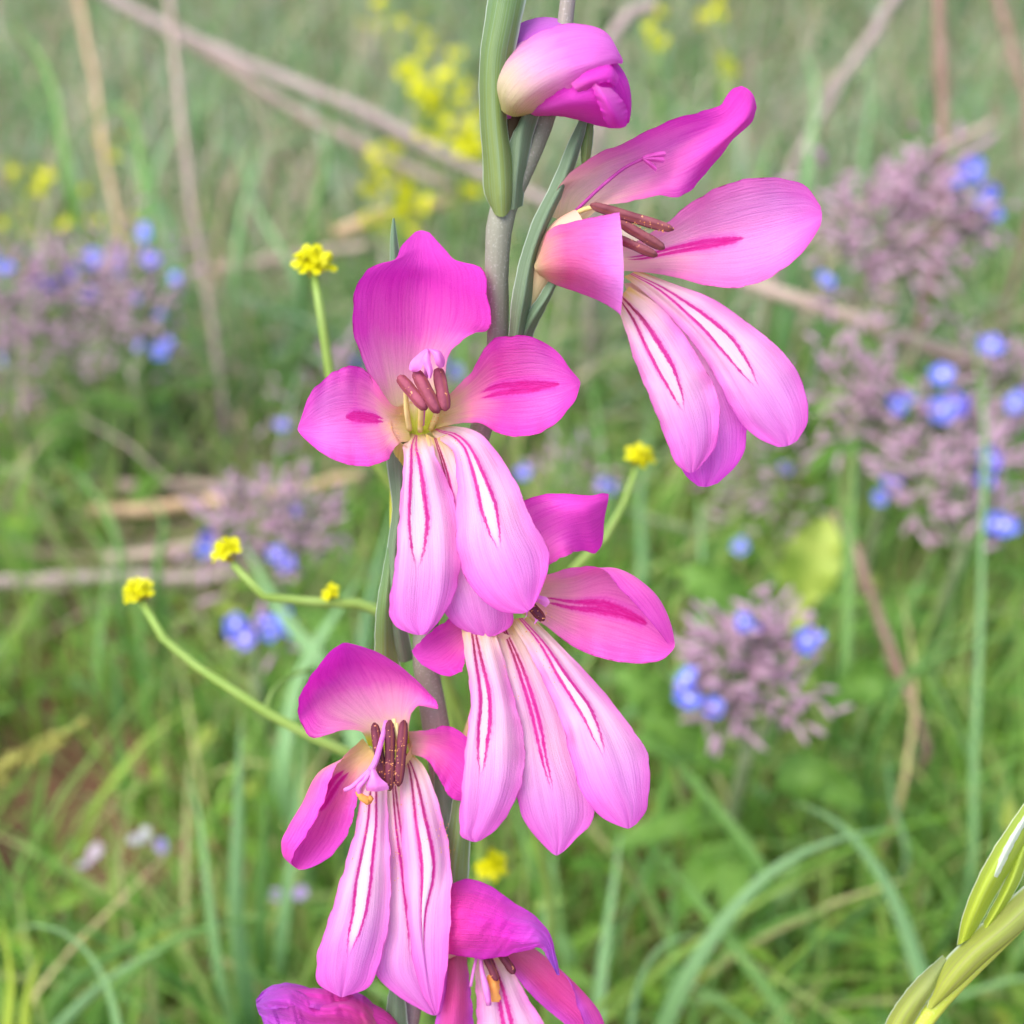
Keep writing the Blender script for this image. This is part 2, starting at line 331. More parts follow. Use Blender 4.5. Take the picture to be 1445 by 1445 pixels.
M['stem'] = stem_mat('gladiolus_stem', srgb(126, 114, 110), srgb(152, 138, 134), srgb(126, 128, 110))
def bract_mat(name, base, tip, bloom, lo=.0, pale=srgb(186, 200, 186)):
    m = NT(name); uv, u, v, ob = m.uv()
    ln = m.noise(m.vmul(uv, 34, 1.2), 1.0, 4, .6)
    col = m.ramp(v, [(0, base), (1, tip)])
    col = m.mix(m.math('MULTIPLY', m.sstep(ln, .4, .65), .34), col, bloom)
    uu = m.math('ABSOLUTE', m.math('MULTIPLY_ADD', u, 2.0, -1.0))
    col = m.mix(m.math('MULTIPLY', m.sstep(uu, .86, .98), .7), col, pale)
    return m.shade(col, .5, .22, None, .35, ln, .35, .0004)
M['bract'] = bract_mat('bract_green', srgb(124, 140, 66), srgb(88, 124, 66), srgb(134, 162, 146))
M['bract_glaucous'] = bract_mat('bract_bluegreen', srgb(108, 126, 92), srgb(102, 130, 98), srgb(142, 162, 146))
M['bract_lime'] = bract_mat('bract_lime', srgb(170, 186, 40), srgb(140, 168, 60), srgb(176, 192, 120), pale=srgb(216, 224, 206))
M['bract_pale'] = bract_mat('bract_pale_edge', srgb(190, 204, 170), srgb(196, 208, 190), srgb(214, 222, 210))
M['bract_purple'] = bract_mat('bract_purplish', srgb(164, 176, 60), srgb(122, 140, 76), srgb(138, 116, 112))
M['gap'] = simple('painted_gap_shade', srgb(58, 48, 26), srgb(84, 70, 40), 200)  # dark brown that paints the shade in the gaps between bracts

# ------------------------------------------------------------------ the gladiolus in flower
def to_ground(p, dx=0.0, dy=0.0): return Vector((p.x + dx, p.y + dy, -0.005))
stem_px = [(812, -120, 40, 9), (806, -40, 36, 10), (800, 10, 34, 11), (790, 90, 34, 12), (766, 180, 28, 13), (738, 240, 18, 15), (710, 295, 6, 18.5), (701, 380, 8, 17), (703, 455, 30, 15.5), (694, 550, 56, 15.5),
           (668, 640, 66, 16), (630, 760, 76, 17), (604, 860, 76, 18), (600, 930, 74, 19), (611, 1000, 78, 20), (624, 1090, 80, 20), (628, 1170, 78, 20), (612, 1270, 74, 20), (590, 1360, 66, 20), (572, 1440, 56, 21), (560, 1520, 50, 22)]
low = fl(556, 1600, 44); root = Vector((low.x - .012, low.y - .045, 0))
G = empty('gladiolus', root)
tag(G, 'tall gladiolus stem in full bloom with bright magenta flowers, sharp in the foreground', 'gladiolus')
SP = [(*fl(a, b, c), r * MM) for a, b, c, r in stem_px] + [(*low, 22 * MM), (low.x - .006, low.y - .02, .2, 24 * MM), (low.x - .011, low.y - .04, .1, 26 * MM), (root.x, root.y, -.01, 30 * MM)]
Q = smooth_path(SP, 130)
for i in range(len(Q)): Q[i, 3] *= 1 + .03 * math.sin(i * .9) * math.sin(i * .37)
V, F, UV = tube_data(Q[:, :3], Q[:, 3], 20); UV = [(a, b * 14) for a, b in UV]
link('stem', mesh(V, F, UV), M['stem'], G)

def bract(st, mat, **k): return sheet('bract', G, st, M[mat], nv=40, nu=13, jag=.3, bias=1.0, **k)
# big bract at the upper left with the dark gap under the bud
bract([(692, 292, 6, 700, 304, -16, 714, 304, -18, 728, 282, 2), (684, 276, 14, 696, 284, -18, 714, 284, -24, 730, 268, 2), (681, 230, 14, 692, 235, -20, 712, 235, -26, 727, 232, 0), (676, 150, 14, 686, 152, -18, 705, 156, -22, 716, 176, 0), (677, 80, 16, 687, 80, -14, 706, 84, -16, 724, 90, 4), (685, 20, 20, 697, 20, -6, 718, 20, -8, 738, 20, 8), (693, -30, 24, 706, -30, 2, 726, -30, 2, 748, -30, 14), (716, -110, 30, 724, -115, 18, 732, -115, 18, 742, -110, 24)], 'bract')
bract([(712, 292, 0, 724, 296, -12, 738, 290, 8), (716, 240, -2, 730, 236, -14, 745, 228, 6), (719, 200, 0, 736, 188, -8, 757, 176, 12), (732, 172, 6, 746, 150, -2, 770, 146, 14), (752, 130, 10, 764, 118, 4, 784, 120, 14)], 'bract_glaucous')
sheet('gap_shade_sheet', G, [(712, 196, 10, 720, 200, 6, 728, 196, 10), (704, 170, 12, 720, 172, 8, 735, 168, 12), (702, 145, 12, 722, 146, 10, 745, 146, 12)], M['gap'], nv=10, nu=7)  # dark sheet added to stand in for the shaded gap under the bud
# long bract of the upper right flower, and its short outer mate
bract([(716, 530, 40, 726, 532, 26, 738, 528, 40), (718, 470, 12, 730, 470, -8, 744, 466, 10), (722, 420, -6, 738, 424, -26, 752, 418, -4), (735, 360, -6, 750, 362, -24, 762, 352, 0), (752, 310, -4, 770, 308, -20, 782, 300, 6), (778, 258, 4, 794, 258, -8, 806, 250, 12), (800, 205, 10, 812, 205, 2, 822, 200, 14), (818, 165, 16, 824, 165, 10, 830, 164, 16), (824, 130, 20, 828, 130, 16, 832, 130, 20)], 'bract_glaucous')
bract([(820, 235, 24, 826, 236, 20, 832, 232, 24), (820, 200, 22, 828, 200, 16, 837, 198, 22), (826, 176, 22, 832, 174, 18, 838, 172, 22), (832, 130, 24, 835, 130, 22, 838, 130, 24)], 'bract')
bract([(722, 520, 44, 730, 522, 34, 744, 518, 44), (732, 468, 14, 742, 470, 2, 756, 464, 14), (745, 440, -2, 756, 444, -14, 770, 436, 0), (765, 410, -6, 774, 416, -16, 786, 402, 0), (778, 384, -4, 786, 392, -10, 794, 388, 2)], 'bract_glaucous')
sheet('gap_shade_sheet', G, [(752, 408, 4, 762, 408, 2, 774, 404, 4), (752, 394, 4, 765, 396, 2, 782, 392, 4), (756, 380, 2, 770, 384, 0, 788, 384, 2)], M['gap'], nv=10, nu=7)  # another dark sheet, shade painted into the gap between these bracts
# bracts of the middle left flower
bract([(556, 930, 84, 570, 935, 74, 584, 930, 84), (545, 850, 44, 556, 850, 28, 570, 850, 44), (546, 780, 46, 556, 780, 30, 570, 780, 48), (553, 710, 52, 564, 706, 38, 580, 700, 56), (545, 650, 60, 562, 645, 46, 584, 640, 60), (548, 560, 74, 566, 560, 64, 584, 560, 74), (552, 450, 76, 562, 450, 68, 574, 450, 76), (550, 370, 68, 557, 370, 60, 566, 370, 68), (551, 330, 62, 555, 330, 58, 560, 330, 62), (554, 308, 60, 555.5, 308, 59, 557, 308, 60)], 'bract_glaucous')
bract([(528, 985, 90, 545, 990, 76, 575, 985, 86), (528, 920, 76, 543, 922, 62, 562, 918, 74), (532, 850, 40, 544, 850, 24, 558, 850, 38), (541, 800, 44, 549, 800, 34, 557, 800, 42), (548, 762, 48, 552, 762, 44, 557, 762, 48)], 'bract')
# bracts of the lower flowers, behind the petals
bract([(612, 1300, 22, 634, 1310, 8, 656, 1300, 24), (622, 1230, 18, 640, 1232, 4, 662, 1228, 20), (632, 1170, 18, 648, 1170, 6, 664, 1168, 20), (642, 1110, 44, 652, 1108, 36, 662, 1106, 46), (652, 1060, 56, 656, 1060, 50, 660, 1060, 56)], 'bract')
bract([(600, 1250, 24, 618, 1252, 10, 634, 1244, 20), (606, 1190, 18, 622, 1188, 6, 640, 1176, 20), (612, 1130, 50, 626, 1126, 42, 640, 1118, 54), (612, 1080, 64, 620, 1080, 58, 628, 1078, 66)], 'bract_glaucous')
bract([(540, 1500, 20, 560, 1506, 6, 584, 1500, 20), (544, 1430, 22, 558, 1432, 10, 574, 1428, 22), (552, 1380, 26, 560, 1380, 18, 570, 1378, 26), (560, 1330, 32, 564, 1330, 28, 568, 1330, 32)], 'bract_glaucous')

def flower(label, path, seg=22, mat='throat'):
    """the perianth tube is the part that carries its petals, anthers and style"""
    o = tube('flower', G, path, M[mat], n=26, seg=seg, fn=fl, close=False); o['label'] = label; return o
def anther(par, x0, y0, d0, x1, y1, d1, w, mat='anther'):
    A, B = np.array([x0, y0, d0], float), np.array([x1, y1, d1], float); pts = []
    for t, r in ((0, .25), (.04, .7), (.15, .95), (.5, 1), (.85, .92), (.96, .62), (1, .2)):
        p = A + (B - A) * t; p[2] -= math.sin(t * 3.14) * 4; pts.append((*p, w * .86 * r))
    tube('anther', par, pts, M[mat], n=20, seg=16, fn=fl, prof=lambda th: 1 - .34 * max(0.0, math.cos(3 * th)) ** 6)
def pollen(par, boxes, n, seed):
    r = random.Random(seed); mb = MB()
    for _ in range(n):
        x0, y0, x1, y1, d0, d1 = r.choice(boxes); t = r.random(); x = x0 + (x1 - x0) * t + r.gauss(0, 6); y = y0 + (y1 - y0) * t + r.gauss(0, 4)
        c = fl(x, y, d0 + (d1 - d0) * t); s = r.uniform(.5, 1.15) * MM
        Vv = [c + Vector(q) * s for q in ((1, 0, 0), (-1, 0, 0), (0, 1, 0), (0, -1, 0), (0, 0, 1), (0, 0, -1))]
        mb.add(Vv, [(0, 2, 4), (2, 1, 4), (1, 3, 4), (3, 0, 4), (2, 0, 5), (1, 2, 5), (3, 1, 5), (0, 3, 5)], [(0, 0)] * 6)
    o = mb.build('pollen', M['pollen'], par); o['kind'] = 'stuff'

# --- A: middle left flower that faces the lens
fA = flower('wide open flower facing the viewer, yellow green throat', [(566, 860, 84, 3), (562, 780, 74, 11), (566, 700, 72, 17), (576, 645, 66, 24), (586, 616, 50, 34), (590, 606, 42, 39), (592, 601, 34, 42)])
sheet('petal', fA, [(548, 600, 34, 585, 618, 50, 628, 596, 34), (540, 575, 22, 584, 570, 56, 628, 545, 26), (530, 552, 8, 583, 545, 58, 630, 512, 22), (515, 515, -6, 586, 515, 62, 643, 488, 16), (500, 475, -14, 592, 478, 64, 668, 471, -4), (498, 430, -16, 595, 430, 60, 692, 462, -26), (508, 393, -8, 597, 396, 52, 688, 420, -24), (534, 372, 6, 598, 372, 40, 677, 376, -6), (557, 366, 20, 598, 352, 40, 645, 368, 18), (568, 345, 34, 598, 338, 46, 628, 352, 34), (586, 327, 48, 595, 325, 50, 606, 328, 48)], M['dorsal'], ruffle=5, freq=2, seed=1, nu=27)
sheet('petal', fA, [(610, 572, 34, 612, 587, 40, 616, 604, 34), (638, 552, 14, 640, 575, 26, 645, 598, 14), (668, 520, 2, 672, 560, 20, 680, 598, 0), (690, 483, -6, 702, 550, 16, 702, 611, -12), (722, 474, -8, 737, 546, 14, 737, 616, -18), (755, 477, -4, 770, 543, 10, 772, 606, -16), (790, 500, 4, 797, 541, 8, 798, 583, -8), (806, 522, 10, 811, 540, 10, 813, 562, 4), (817, 535, 14, 819, 540, 14, 818, 546, 12)], M['lateral'], ruffle=4, seed=2)
sheet('petal', fA, [(578, 572, 34, 575, 596, 42, 580, 622, 34), (552, 570, 14, 550, 595, 26, 560, 628, 12), (527, 534, 0, 526, 592, 18, 546, 649, -8), (505, 517, -10, 500, 590, 12, 516, 658, -18), (478, 521, -12, 473, 592, 8, 482, 653, -18), (455, 537, -8, 450, 597, 6, 455, 640, -10), (434, 562, 0, 433, 602, 6, 434, 623, 0), (425, 590, 6, 420, 605, 8, 424, 613, 6)], M['lateral_near'], ruffle=4, seed=3)
sheet('petal', fA, [(600, 612, 14, 615, 618, 18, 632, 612, 14), (610, 660, -6, 630, 665, -4, 654, 650, -4), (612, 760, -16, 648, 765, -20, 695, 750, -10), (618, 830, -12, 668, 835, -22, 724, 820, -8), (631, 870, -8, 677, 872, -20, 724, 860, -6), (655, 890, -6, 684, 892, -14, 716, 888, -4), (675, 898, -6, 686, 899, -8, 699, 897, -6)], M['low_mid'], ruffle=3, seed=6, flat=.42, pleat=2.6, jag=.9)
sheet('petal', fA, [(580, 611, 50, 585, 613, 48, 591, 614, 48, 597, 611, 50), (573, 622, 30, 580, 624, 25, 592, 625, 24, 603, 620, 30), (568, 634, 8, 578, 636, 0, 594, 636, -3, 612, 630, 6), (570, 645, -6, 578, 648, -18, 598, 648, -22, 614, 640, -6), (566, 690, -22, 577, 692, -38, 606, 690, -42, 630, 675, -16), (562, 740, -30, 576, 742, -48, 612, 740, -54, 645, 720, -20), (557, 800, -32, 574, 802, -54, 614, 803, -60, 650, 790, -26), (550, 848, -32, 570, 850, -56, 610, 850, -58, 642, 836, -30), (552, 875, -36, 572, 878, -54, 604, 878, -56, 626, 868, -36), (566, 889, -42, 582, 891, -52, 600, 891, -52, 612, 885, -42), (583, 895, -46, 589, 896, -48, 595, 896, -48, 602, 895, -46)], M['low_a'], ruffle=4, freq=2, seed=4, flat=.42, pleat=2.6, jag=.9)
sheet('petal', fA, [(608, 608, 50, 614, 605, 48, 620, 600, 50), (612, 615, 32, 624, 609, 26, 638, 601, 32), (623, 623, 10, 640, 613, 0, 659, 604, 12), (637, 634, -14, 656, 626, -24, 678, 612, -2), (645, 682, -34, 677, 672, -50, 710, 650, -16), (643, 730, -48, 692, 720, -68, 733, 690, -24), (646, 782, -56, 704, 766, -80, 750, 733, -30), (662, 824, -60, 717, 802, -86, 774, 776, -34), (687, 852, -62, 728, 830, -84, 773, 806, -42), (714, 865, -62, 737, 850, -76, 761, 838, -52), (737, 866, -64, 746, 862, -68, 753, 856, -62)], M['low_b'], ruffle=5, freq=2, seed=5, flat=.42, pleat=2.6, jag=.9)
for a in ((563, 531, 0, 602, 578, -26, 10), (586, 523, -6, 619, 583, -32, 10.5), (618, 520, -4, 629, 580, -30, 10.5)): anther(fA, *a)
tube('filament', fA, [(578, 606, 40, 4), (574, 580, 14, 4), (572, 545, -2, 3)], M['filament'], n=10, seg=8, fn=fl)
tube('filament', fA, [(593, 608, 40, 4), (594, 580, 8, 4), (596, 545, -4, 3)], M['filament'], n=10, seg=8, fn=fl)
tube('filament', fA, [(608, 606, 40, 4), (618, 575, 8, 4), (620, 545, -2, 3)], M['filament'], n=10, seg=8, fn=fl)
st = tube('style', fA, [(596, 600, 30, 3), (600, 540, 6, 3), (604, 500, -14, 3.5), (604, 494, -20, 3)], M['style'], n=14, seg=8, fn=fl)
for pts in ([(601, 492, -20, 606, 492, -20), (590, 500, -22, 598, 510, -28), (578, 514, -22, 590, 524, -26), (577, 521, -20, 582, 525, -22)], [(602, 492, -20, 608, 492, -20), (612, 502, -30, 622, 496, -22), (616, 516, -28, 628, 510, -22), (621, 520, -24, 627, 517, -22)], [(601, 494, -22, 606, 494, -22), (596, 510, -34, 608, 510, -34), (602, 524, -36, 611, 524, -36), (605, 534, -36, 608, 534, -36)]):
    sheet('stigma_lobe', fA, [(p[0], p[1], p[2], (p[0] + p[3]) / 2, (p[1] + p[4]) / 2, p[2] - 5, p[3], p[4], p[5]) for p in pts], M['style'], nv=12, nu=7, jag=0)
pollen(fA, [(560, 585, 556, 615, 10, 8), (600, 585, 632, 596, -10, 8), (640, 620, 660, 700, -28, -40), (580, 620, 600, 660, 0, -20), (700, 605, 740, 612, 2, -10)], 70, 1)

# --- B: upper right flower, seen from its left side
fB = flower('flower turned to the right, long lower petals hanging down', [(742, 455, 16, 9), (752, 415, 6, 13), (764, 388, 4, 18), (780, 360, 4, 25), (800, 336, 4, 29), (822, 326, 6, 31)], mat='ftube')
sheet('petal', fB, [(776, 305, 6, 796, 312, 26, 812, 312, 34, 826, 310, 30), (784, 270, -10, 804, 280, 22, 826, 290, 34, 848, 293, 26), (828, 226, -16, 846, 246, 24, 868, 268, 34, 888, 285, 14), (886, 199, -12, 908, 222, 28, 924, 250, 34, 930, 276, 0), (942, 171, -8, 958, 200, 22, 962, 236, 16, 962, 277, 20), (986, 158, -6, 1000, 184, 10, 1000, 214, -6, 992, 250, 30), (1017, 147, 0, 1032, 168, -4, 1036, 186, -16, 1034, 198, 24), (1034, 125, 14, 1052, 143, 2, 1060, 158, -4, 1062, 170, 20), (1046, 121, 26, 1056, 126, 18, 1064, 136, 16, 1068, 152, 20)], M['dorsal_far'], seed=11, ruffle=2, nu=29)
sheet('petal', fB, [(838, 345, 14, 848, 362, 20, 858, 382, 8), (892, 342, 20, 898, 363, 36, 906, 384, 8), (936, 317, 18, 946, 352, 40, 952, 391, 4), (978, 284, 14, 992, 342, 40, 993, 402, 0), (1022, 261, 8, 1040, 334, 36, 1041, 406, -4), (1066, 251, 2, 1086, 323, 28, 1086, 392, -4), (1108, 253, 0, 1122, 312, 18, 1121, 367, 0), (1142, 267, 2, 1148, 305, 10, 1144, 342, 6), (1158, 291, 6, 1160, 304, 8, 1158, 318, 8)], M['lateral_pale'], seed=12, ruffle=4)
sheet('petal', fB, [(880, 400, 22, 892, 398, 26, 904, 393, 30), (915, 470, 8, 945, 460, 6, 968, 445, 24), (952, 580, -4, 992, 560, -6, 1032, 545, 14), (958, 645, 2, 1002, 630, -6, 1054, 608, 10), (968, 672, 6, 1003, 665, 0, 1041, 655, 8), (985, 686, 8, 997, 687, 6, 1013, 682, 8)], M['low_none'], seed=16, flat=.42, pleat=2.6, jag=.9, ruffle=3)
sheet('petal', fB, [(880, 390, 6, 890, 386, 2, 899, 381, 18), (906, 410, -4, 926, 404, -12, 944, 398, 18), (946, 447, -12, 972, 438, -24, 1003, 420, 16), (984, 492, -18, 1014, 476, -34, 1052, 453, 12), (1010, 532, -20, 1048, 520, -40, 1098, 490, 6), (1032, 575, -18, 1078, 565, -42, 1128, 530, 0), (1052, 604, -16, 1097, 594, -36, 1140, 572, -6), (1076, 622, -16, 1110, 613, -28, 1137, 603, -12), (1098, 631, -18, 1112, 629, -20, 1125, 622, -18)], M['low_a'], seed=14, flat=.42, pleat=2.6, jag=.9, ruffle=4)
sheet('petal', fB, [(866, 425, -4, 874, 420, -14, 888, 404, -6), (880, 458, -12, 896, 450, -36, 926, 428, -16), (894, 505, -18, 918, 490, -52, 958, 462, -26), (914, 555, -22, 944, 538, -60, 990, 512, -32), (932, 600, -24, 962, 582, -60, 1012, 556, -30), (946, 637, -26, 974, 620, -54, 1015, 600, -28), (957, 658, -30, 977, 650, -44, 1004, 640, -28), (969, 666, -32, 976, 667, -34, 985, 662, -30)], M['low_red'], seed=15, flat=.42, pleat=2.6, jag=.9, ruffle=4)
sheet('petal', fB, [(758, 366, -4, 754, 374, -20, 756, 382, -24, 764, 392, -6), (772, 328, -16, 772, 350, -44, 776, 380, -46, 784, 402, -12), (808, 313, -24, 808, 340, -60, 812, 380, -60, 816, 413, -14), (845, 305, -34, 842, 340, -64, 846, 390, -66, 848, 426, -22), (866, 301, -46, 864, 340, -70, 864, 392, -78, 868, 438, -40), (874, 299, -56, 878, 340, -76, 880, 394, -84, 876, 445, -56)], M['outer'], seed=13, ruffle=1, jag=.4)
for a in ((833, 289, -4, 951, 324, -30, 8.5), (872, 312, -12, 938, 351, -34, 8.5), (862, 332, -18, 928, 361, -40, 7.5)): anther(fB, *a, mat='anther_brown')
tube('filament', fB, [(806, 305, 10, 3), (826, 295, 0, 3.5), (842, 292, -4, 3)], M['filament'], n=8, seg=8, fn=fl)
st = tube('style', fB, [(810, 300, 16, 2.6), (850, 262, 14, 2.6), (890, 232, 16, 2.4), (908, 224, 14, 2.6)], M['style_rose'], n=14, seg=8, fn=fl)
for e in ((938, 217), (936, 226), (925, 238)):
    sheet('stigma_lobe', fB, [(906, 221, 8, 908, 224, 4, 907, 227, 8), ((906 + e[0]) / 2, (e[1] + 222) / 2 - 4, 4, (906 + e[0]) / 2, (e[1] + 222) / 2, 0, (906 + e[0]) / 2, (e[1] + 222) / 2 + 4, 4), (e[0], e[1] - 4, 2, e[0] + 2, e[1], 0, e[0], e[1] + 4, 2)], M['style_rose'], nv=10, nu=7, jag=0)
pollen(fB, [(880, 310, 950, 330, -36, -40)], 25, 2)

# --- bud at the top
bd = tube('bud', G, [(716, 168, 6, 5), (714, 150, 4, 14), (728, 126, 4, 28), (756, 110, 2, 40), (794, 106, 0, 46), (832, 116, -4, 44), (862, 136, -4, 32), (880, 160, -4, 12), (886, 174, -4, 2)], M['bud_deep'], n=34, seg=24, fn=fl)
bd['label'] = 'half opened pink bud at the top, greenish base'
sheet('petal', bd, [(702, 118, 20, 712, 112, 16, 722, 110, 14), (700, 82, 34, 722, 86, 14, 746, 92, 10), (705, 56, 40, 736, 64, 14, 770, 76, 6), (736, 32, 44, 764, 48, 14, 800, 68, 4), (772, 24, 44, 796, 40, 14, 826, 62, 4), (808, 31, 40, 824, 42, 16, 840, 58, 8)], M['bud_back'], seed=21, jag=.3)
sheet('petal', bd, [(704, 140, 4, 708, 156, -20, 722, 164, -20, 736, 164, -4), (694, 116, 8, 706, 130, -34, 726, 150, -44, 750, 160, -18), (702, 88, 16, 722, 102, -46, 744, 130, -64, 768, 148, -40), (734, 58, 22, 756, 80, -54, 776, 108, -76, 796, 132, -60), (776, 38, 22, 796, 62, -54, 812, 92, -78, 822, 112, -70), (822, 34, 18, 838, 56, -46, 846, 82, -70, 848, 96, -70), (858, 48, 6, 866, 64, -30, 868, 80, -50, 866, 90, -56), (878, 82, -20, 879, 85, -26, 879, 87, -30, 878, 90, -34)], M['bud_main'], seed=22, jag=.5, nu=27)
sheet('petal', bd, [(742, 150, -20, 748, 160, -16, 756, 164, 0), (770, 140, -52, 778, 156, -44, 788, 164, -4), (806, 118, -68, 812, 148, -62, 818, 170, -8), (838, 106, -70, 838, 146, -66, 842, 177, -12), (862, 112, -60, 860, 150, -60, 862, 181, -16), (876, 140, -46, 872, 164, -44, 872, 181, -20)], M['bud_deep'], seed=23, jag=.6, ruffle=3)
sheet('petal', bd, [(832, 112, -72, 846, 122, -82, 862, 124, -66), (838, 130, -76, 856, 140, -88, 876, 138, -62), (846, 152, -74, 866, 160, -82, 884, 152, -52), (858, 176, -60, 872, 177, -62, 886, 170, -46), (870, 181, -50, 876, 181, -50, 884, 178, -44)], M['bud_deep'], seed=24, jag=.6, ruffle=2)
sheet('petal', bd, [(806, 118, -72, 812, 126, -74, 820, 132, -66), (830, 100, -76, 838, 112, -82, 842, 120, -76), (860, 92, -66, 862, 106, -74, 858, 116, -76), (874, 108, -52, 872, 116, -58, 868, 122, -62)], M['bud_deep'], seed=25, jag=.6, ruffle=2, nv=20, nu=13)

# --- C: middle right flower
fC = flower('flower half hidden behind the petals of the one above, lower petals fanned out', [(632, 1105, 86, 10), (664, 1040, 74, 13), (688, 970, 52, 17), (702, 912, 38, 20), (714, 884, 26, 21)], mat='ftube')
sheet('petal', fC, [(690, 850, 20, 708, 860, 36, 728, 862, 30), (698, 770, 14, 728, 800, 40, 764, 806, 10), (735, 708, 0, 764, 748, 24, 800, 784, 0), (788, 696, -6, 806, 728, -14, 822, 777, 30), (832, 699, 0, 832, 722, -16, 842, 779, 30), (850, 696, 8, 848, 716, -2, 851, 764, 24), (859, 697, 14, 858, 708, 10, 852, 735, 18)], M['dorsal_far'], seed=31, ruffle=4)
sheet('petal', fC, [(728, 832, 14, 730, 840, 22, 732, 852, 24, 736, 866, 14), (770, 812, 2, 768, 828, 24, 768, 850, 28, 768, 882, 4), (808, 801, -6, 806, 826, 28, 806, 858, 30, 805, 910, -4), (850, 803, -24, 868, 806, 12, 852, 866, 30, 850, 929, -8), (874, 830, -40, 912, 826, 4, 896, 880, 24, 894, 936, -8), (905, 862, -40, 938, 858, 0, 930, 898, 14, 928, 933, -8), (930, 892, -30, 949, 890, -2, 946, 910, 4, 944, 924, -6), (942, 908, -14, 951, 904, -4, 952, 912, -2, 949, 918, -4)], M['lateral_fold'], seed=32, ruffle=3, nu=29)
sheet('petal', fC, [(690, 850, 20, 690, 870, 24, 695, 890, 16), (640, 870, 4, 645, 895, 14, 657, 930, -4), (612, 888, 0, 618, 915, 8, 650, 948, -8), (590, 908, 2, 598, 926, 6, 624, 953, -2), (581, 918, 4, 584, 925, 5, 595, 938, 3)], M['plain'], seed=33, ruffle=3)
sheet('petal', fC, [(690, 884, 14, 710, 884, 16, 732, 880, 18), (705, 950, -4, 735, 945, -8, 768, 943, -2), (722, 1010, -12, 755, 1010, -18, 800, 1008, -6), (729, 1075, -14, 768, 1070, -26, 820, 1078, -6), (729, 1125, -12, 780, 1120, -30, 838, 1128, -4), (745, 1167, -10, 786, 1160, -28, 833, 1163, -4), (768, 1194, -10, 788, 1188, -20, 811, 1186, -6), (780, 1205, -12, 786, 1207, -14, 796, 1201, -10)], M['low_mid'], seed=35, flat=.42, pleat=2.6, jag=.9, ruffle=3)
sheet('petal', fC, [(650, 878, 6, 660, 880, -8, 676, 880, -4, 694, 880, 10), (656, 925, -10, 666, 925, -28, 686, 925, -30, 708, 920, -8), (664, 988, -22, 674, 988, -42, 700, 985, -48, 727, 990, -16), (658, 1045, -28, 668, 1046, -50, 702, 1045, -60, 740, 1045, -22), (652, 1110, -28, 664, 1110, -50, 698, 1106, -62, 735, 1108, -26), (649, 1163, -30, 660, 1160, -44, 684, 1156, -50, 710, 1158, -34), (656, 1184, -36, 662, 1184, -40, 672, 1184, -40, 688, 1180, -36), (664, 1187, -36, 668, 1188, -38, 672, 1188, -38, 678, 1186, -36)], M['low_red'], seed=34, flat=.42, pleat=2.6, jag=.9, ruffle=4)
sheet('petal', fC, [(718, 874, 8, 735, 872, 0, 750, 870, 14), (744, 916, -10, 766, 908, -24, 794, 914, 4), (767, 962, -24, 794, 952, -44, 840, 962, -6), (793, 1022, -36, 832, 1010, -62, 889, 1024, -14), (806, 1072, -42, 854, 1064, -72, 914, 1064, -20), (826, 1127, -46, 872, 1114, -74, 916, 1116, -26), (858, 1159, -48, 886, 1150, -64, 909, 1149, -36), (880, 1168, -50, 888, 1169, -52, 898, 1163, -46)], M['low_a'], seed=36, flat=.42, pleat=2.6, jag=.9, ruffle=5)
anther(fC, 736, 840, -16, 768, 876, -30, 8, 'anther_dark')
st = tube('style', fC, [(716, 850, 10, 3.5), (740, 832, -14, 3.5), (752, 842, -24, 4)], M['style'], n=12, seg=8, fn=fl)
for e in ((774, 850), (758, 874), (742, 868)):
    sheet('stigma_lobe', fC, [(748, 838, -24, 752, 842, -28, 750, 848, -24), ((750 + e[0]) / 2, (842 + e[1]) / 2 - 6, -28, (750 + e[0]) / 2 + 1, (842 + e[1]) / 2, -33, (750 + e[0]) / 2, (842 + e[1]) / 2 + 6, -28), (e[0] - 2, e[1] - 7, -30, e[0] + 2, e[1], -32, e[0] - 4, e[1] + 7, -30)], M['style'], nv=10, nu=7, jag=1)
pollen(fC, [(690, 890, 735, 990, 0, -26), (735, 880, 790, 970, -6, -50), (748, 850, 770, 878, -34, -38)], 90, 3)

# --- D: lower left flower
fD = flower('open flower with three dark anthers and a forked pink style', [(640, 1200, 44, 9), (620, 1150, 60, 9), (588, 1104, 58, 14), (562, 1072, 44, 26), (551, 1056, 26, 32)])
sheet('petal', fD, [(520, 1052, 20, 536, 1058, 34, 552, 1060, 38, 566, 1056, 34, 578, 1048, 22), (506, 1031, 4, 528, 1030, 32, 548, 1030, 42, 566, 1026, 34, 578, 1018, 14), (472, 1033, -12, 504, 1014, 26, 538, 1006, 44, 568, 1000, 32, 590, 996, 0), (443, 1042, -26, 478, 998, 20, 526, 980, 46, 572, 980, 28, 613, 1000, -16), (422, 1012, -22, 458, 974, 22, 512, 956, 44, 574, 960, 18, 617, 992, -14), (424, 980, -24, 450, 956, 4, 500, 936, 36, 556, 942, 10, 594, 966, -12), (446, 944, -26, 462, 932, -4, 492, 920, 22, 530, 922, 6, 556, 934, -8), (470, 916, -14, 476, 914, -4, 487, 910, 6, 502, 910, 2, 516, 914, -4), (482, 908, -4, 485, 907, -2, 488, 907, 0, 491, 907, -1, 494, 908, -2)], M['dorsal'], seed=41, ruffle=3, nu=31)
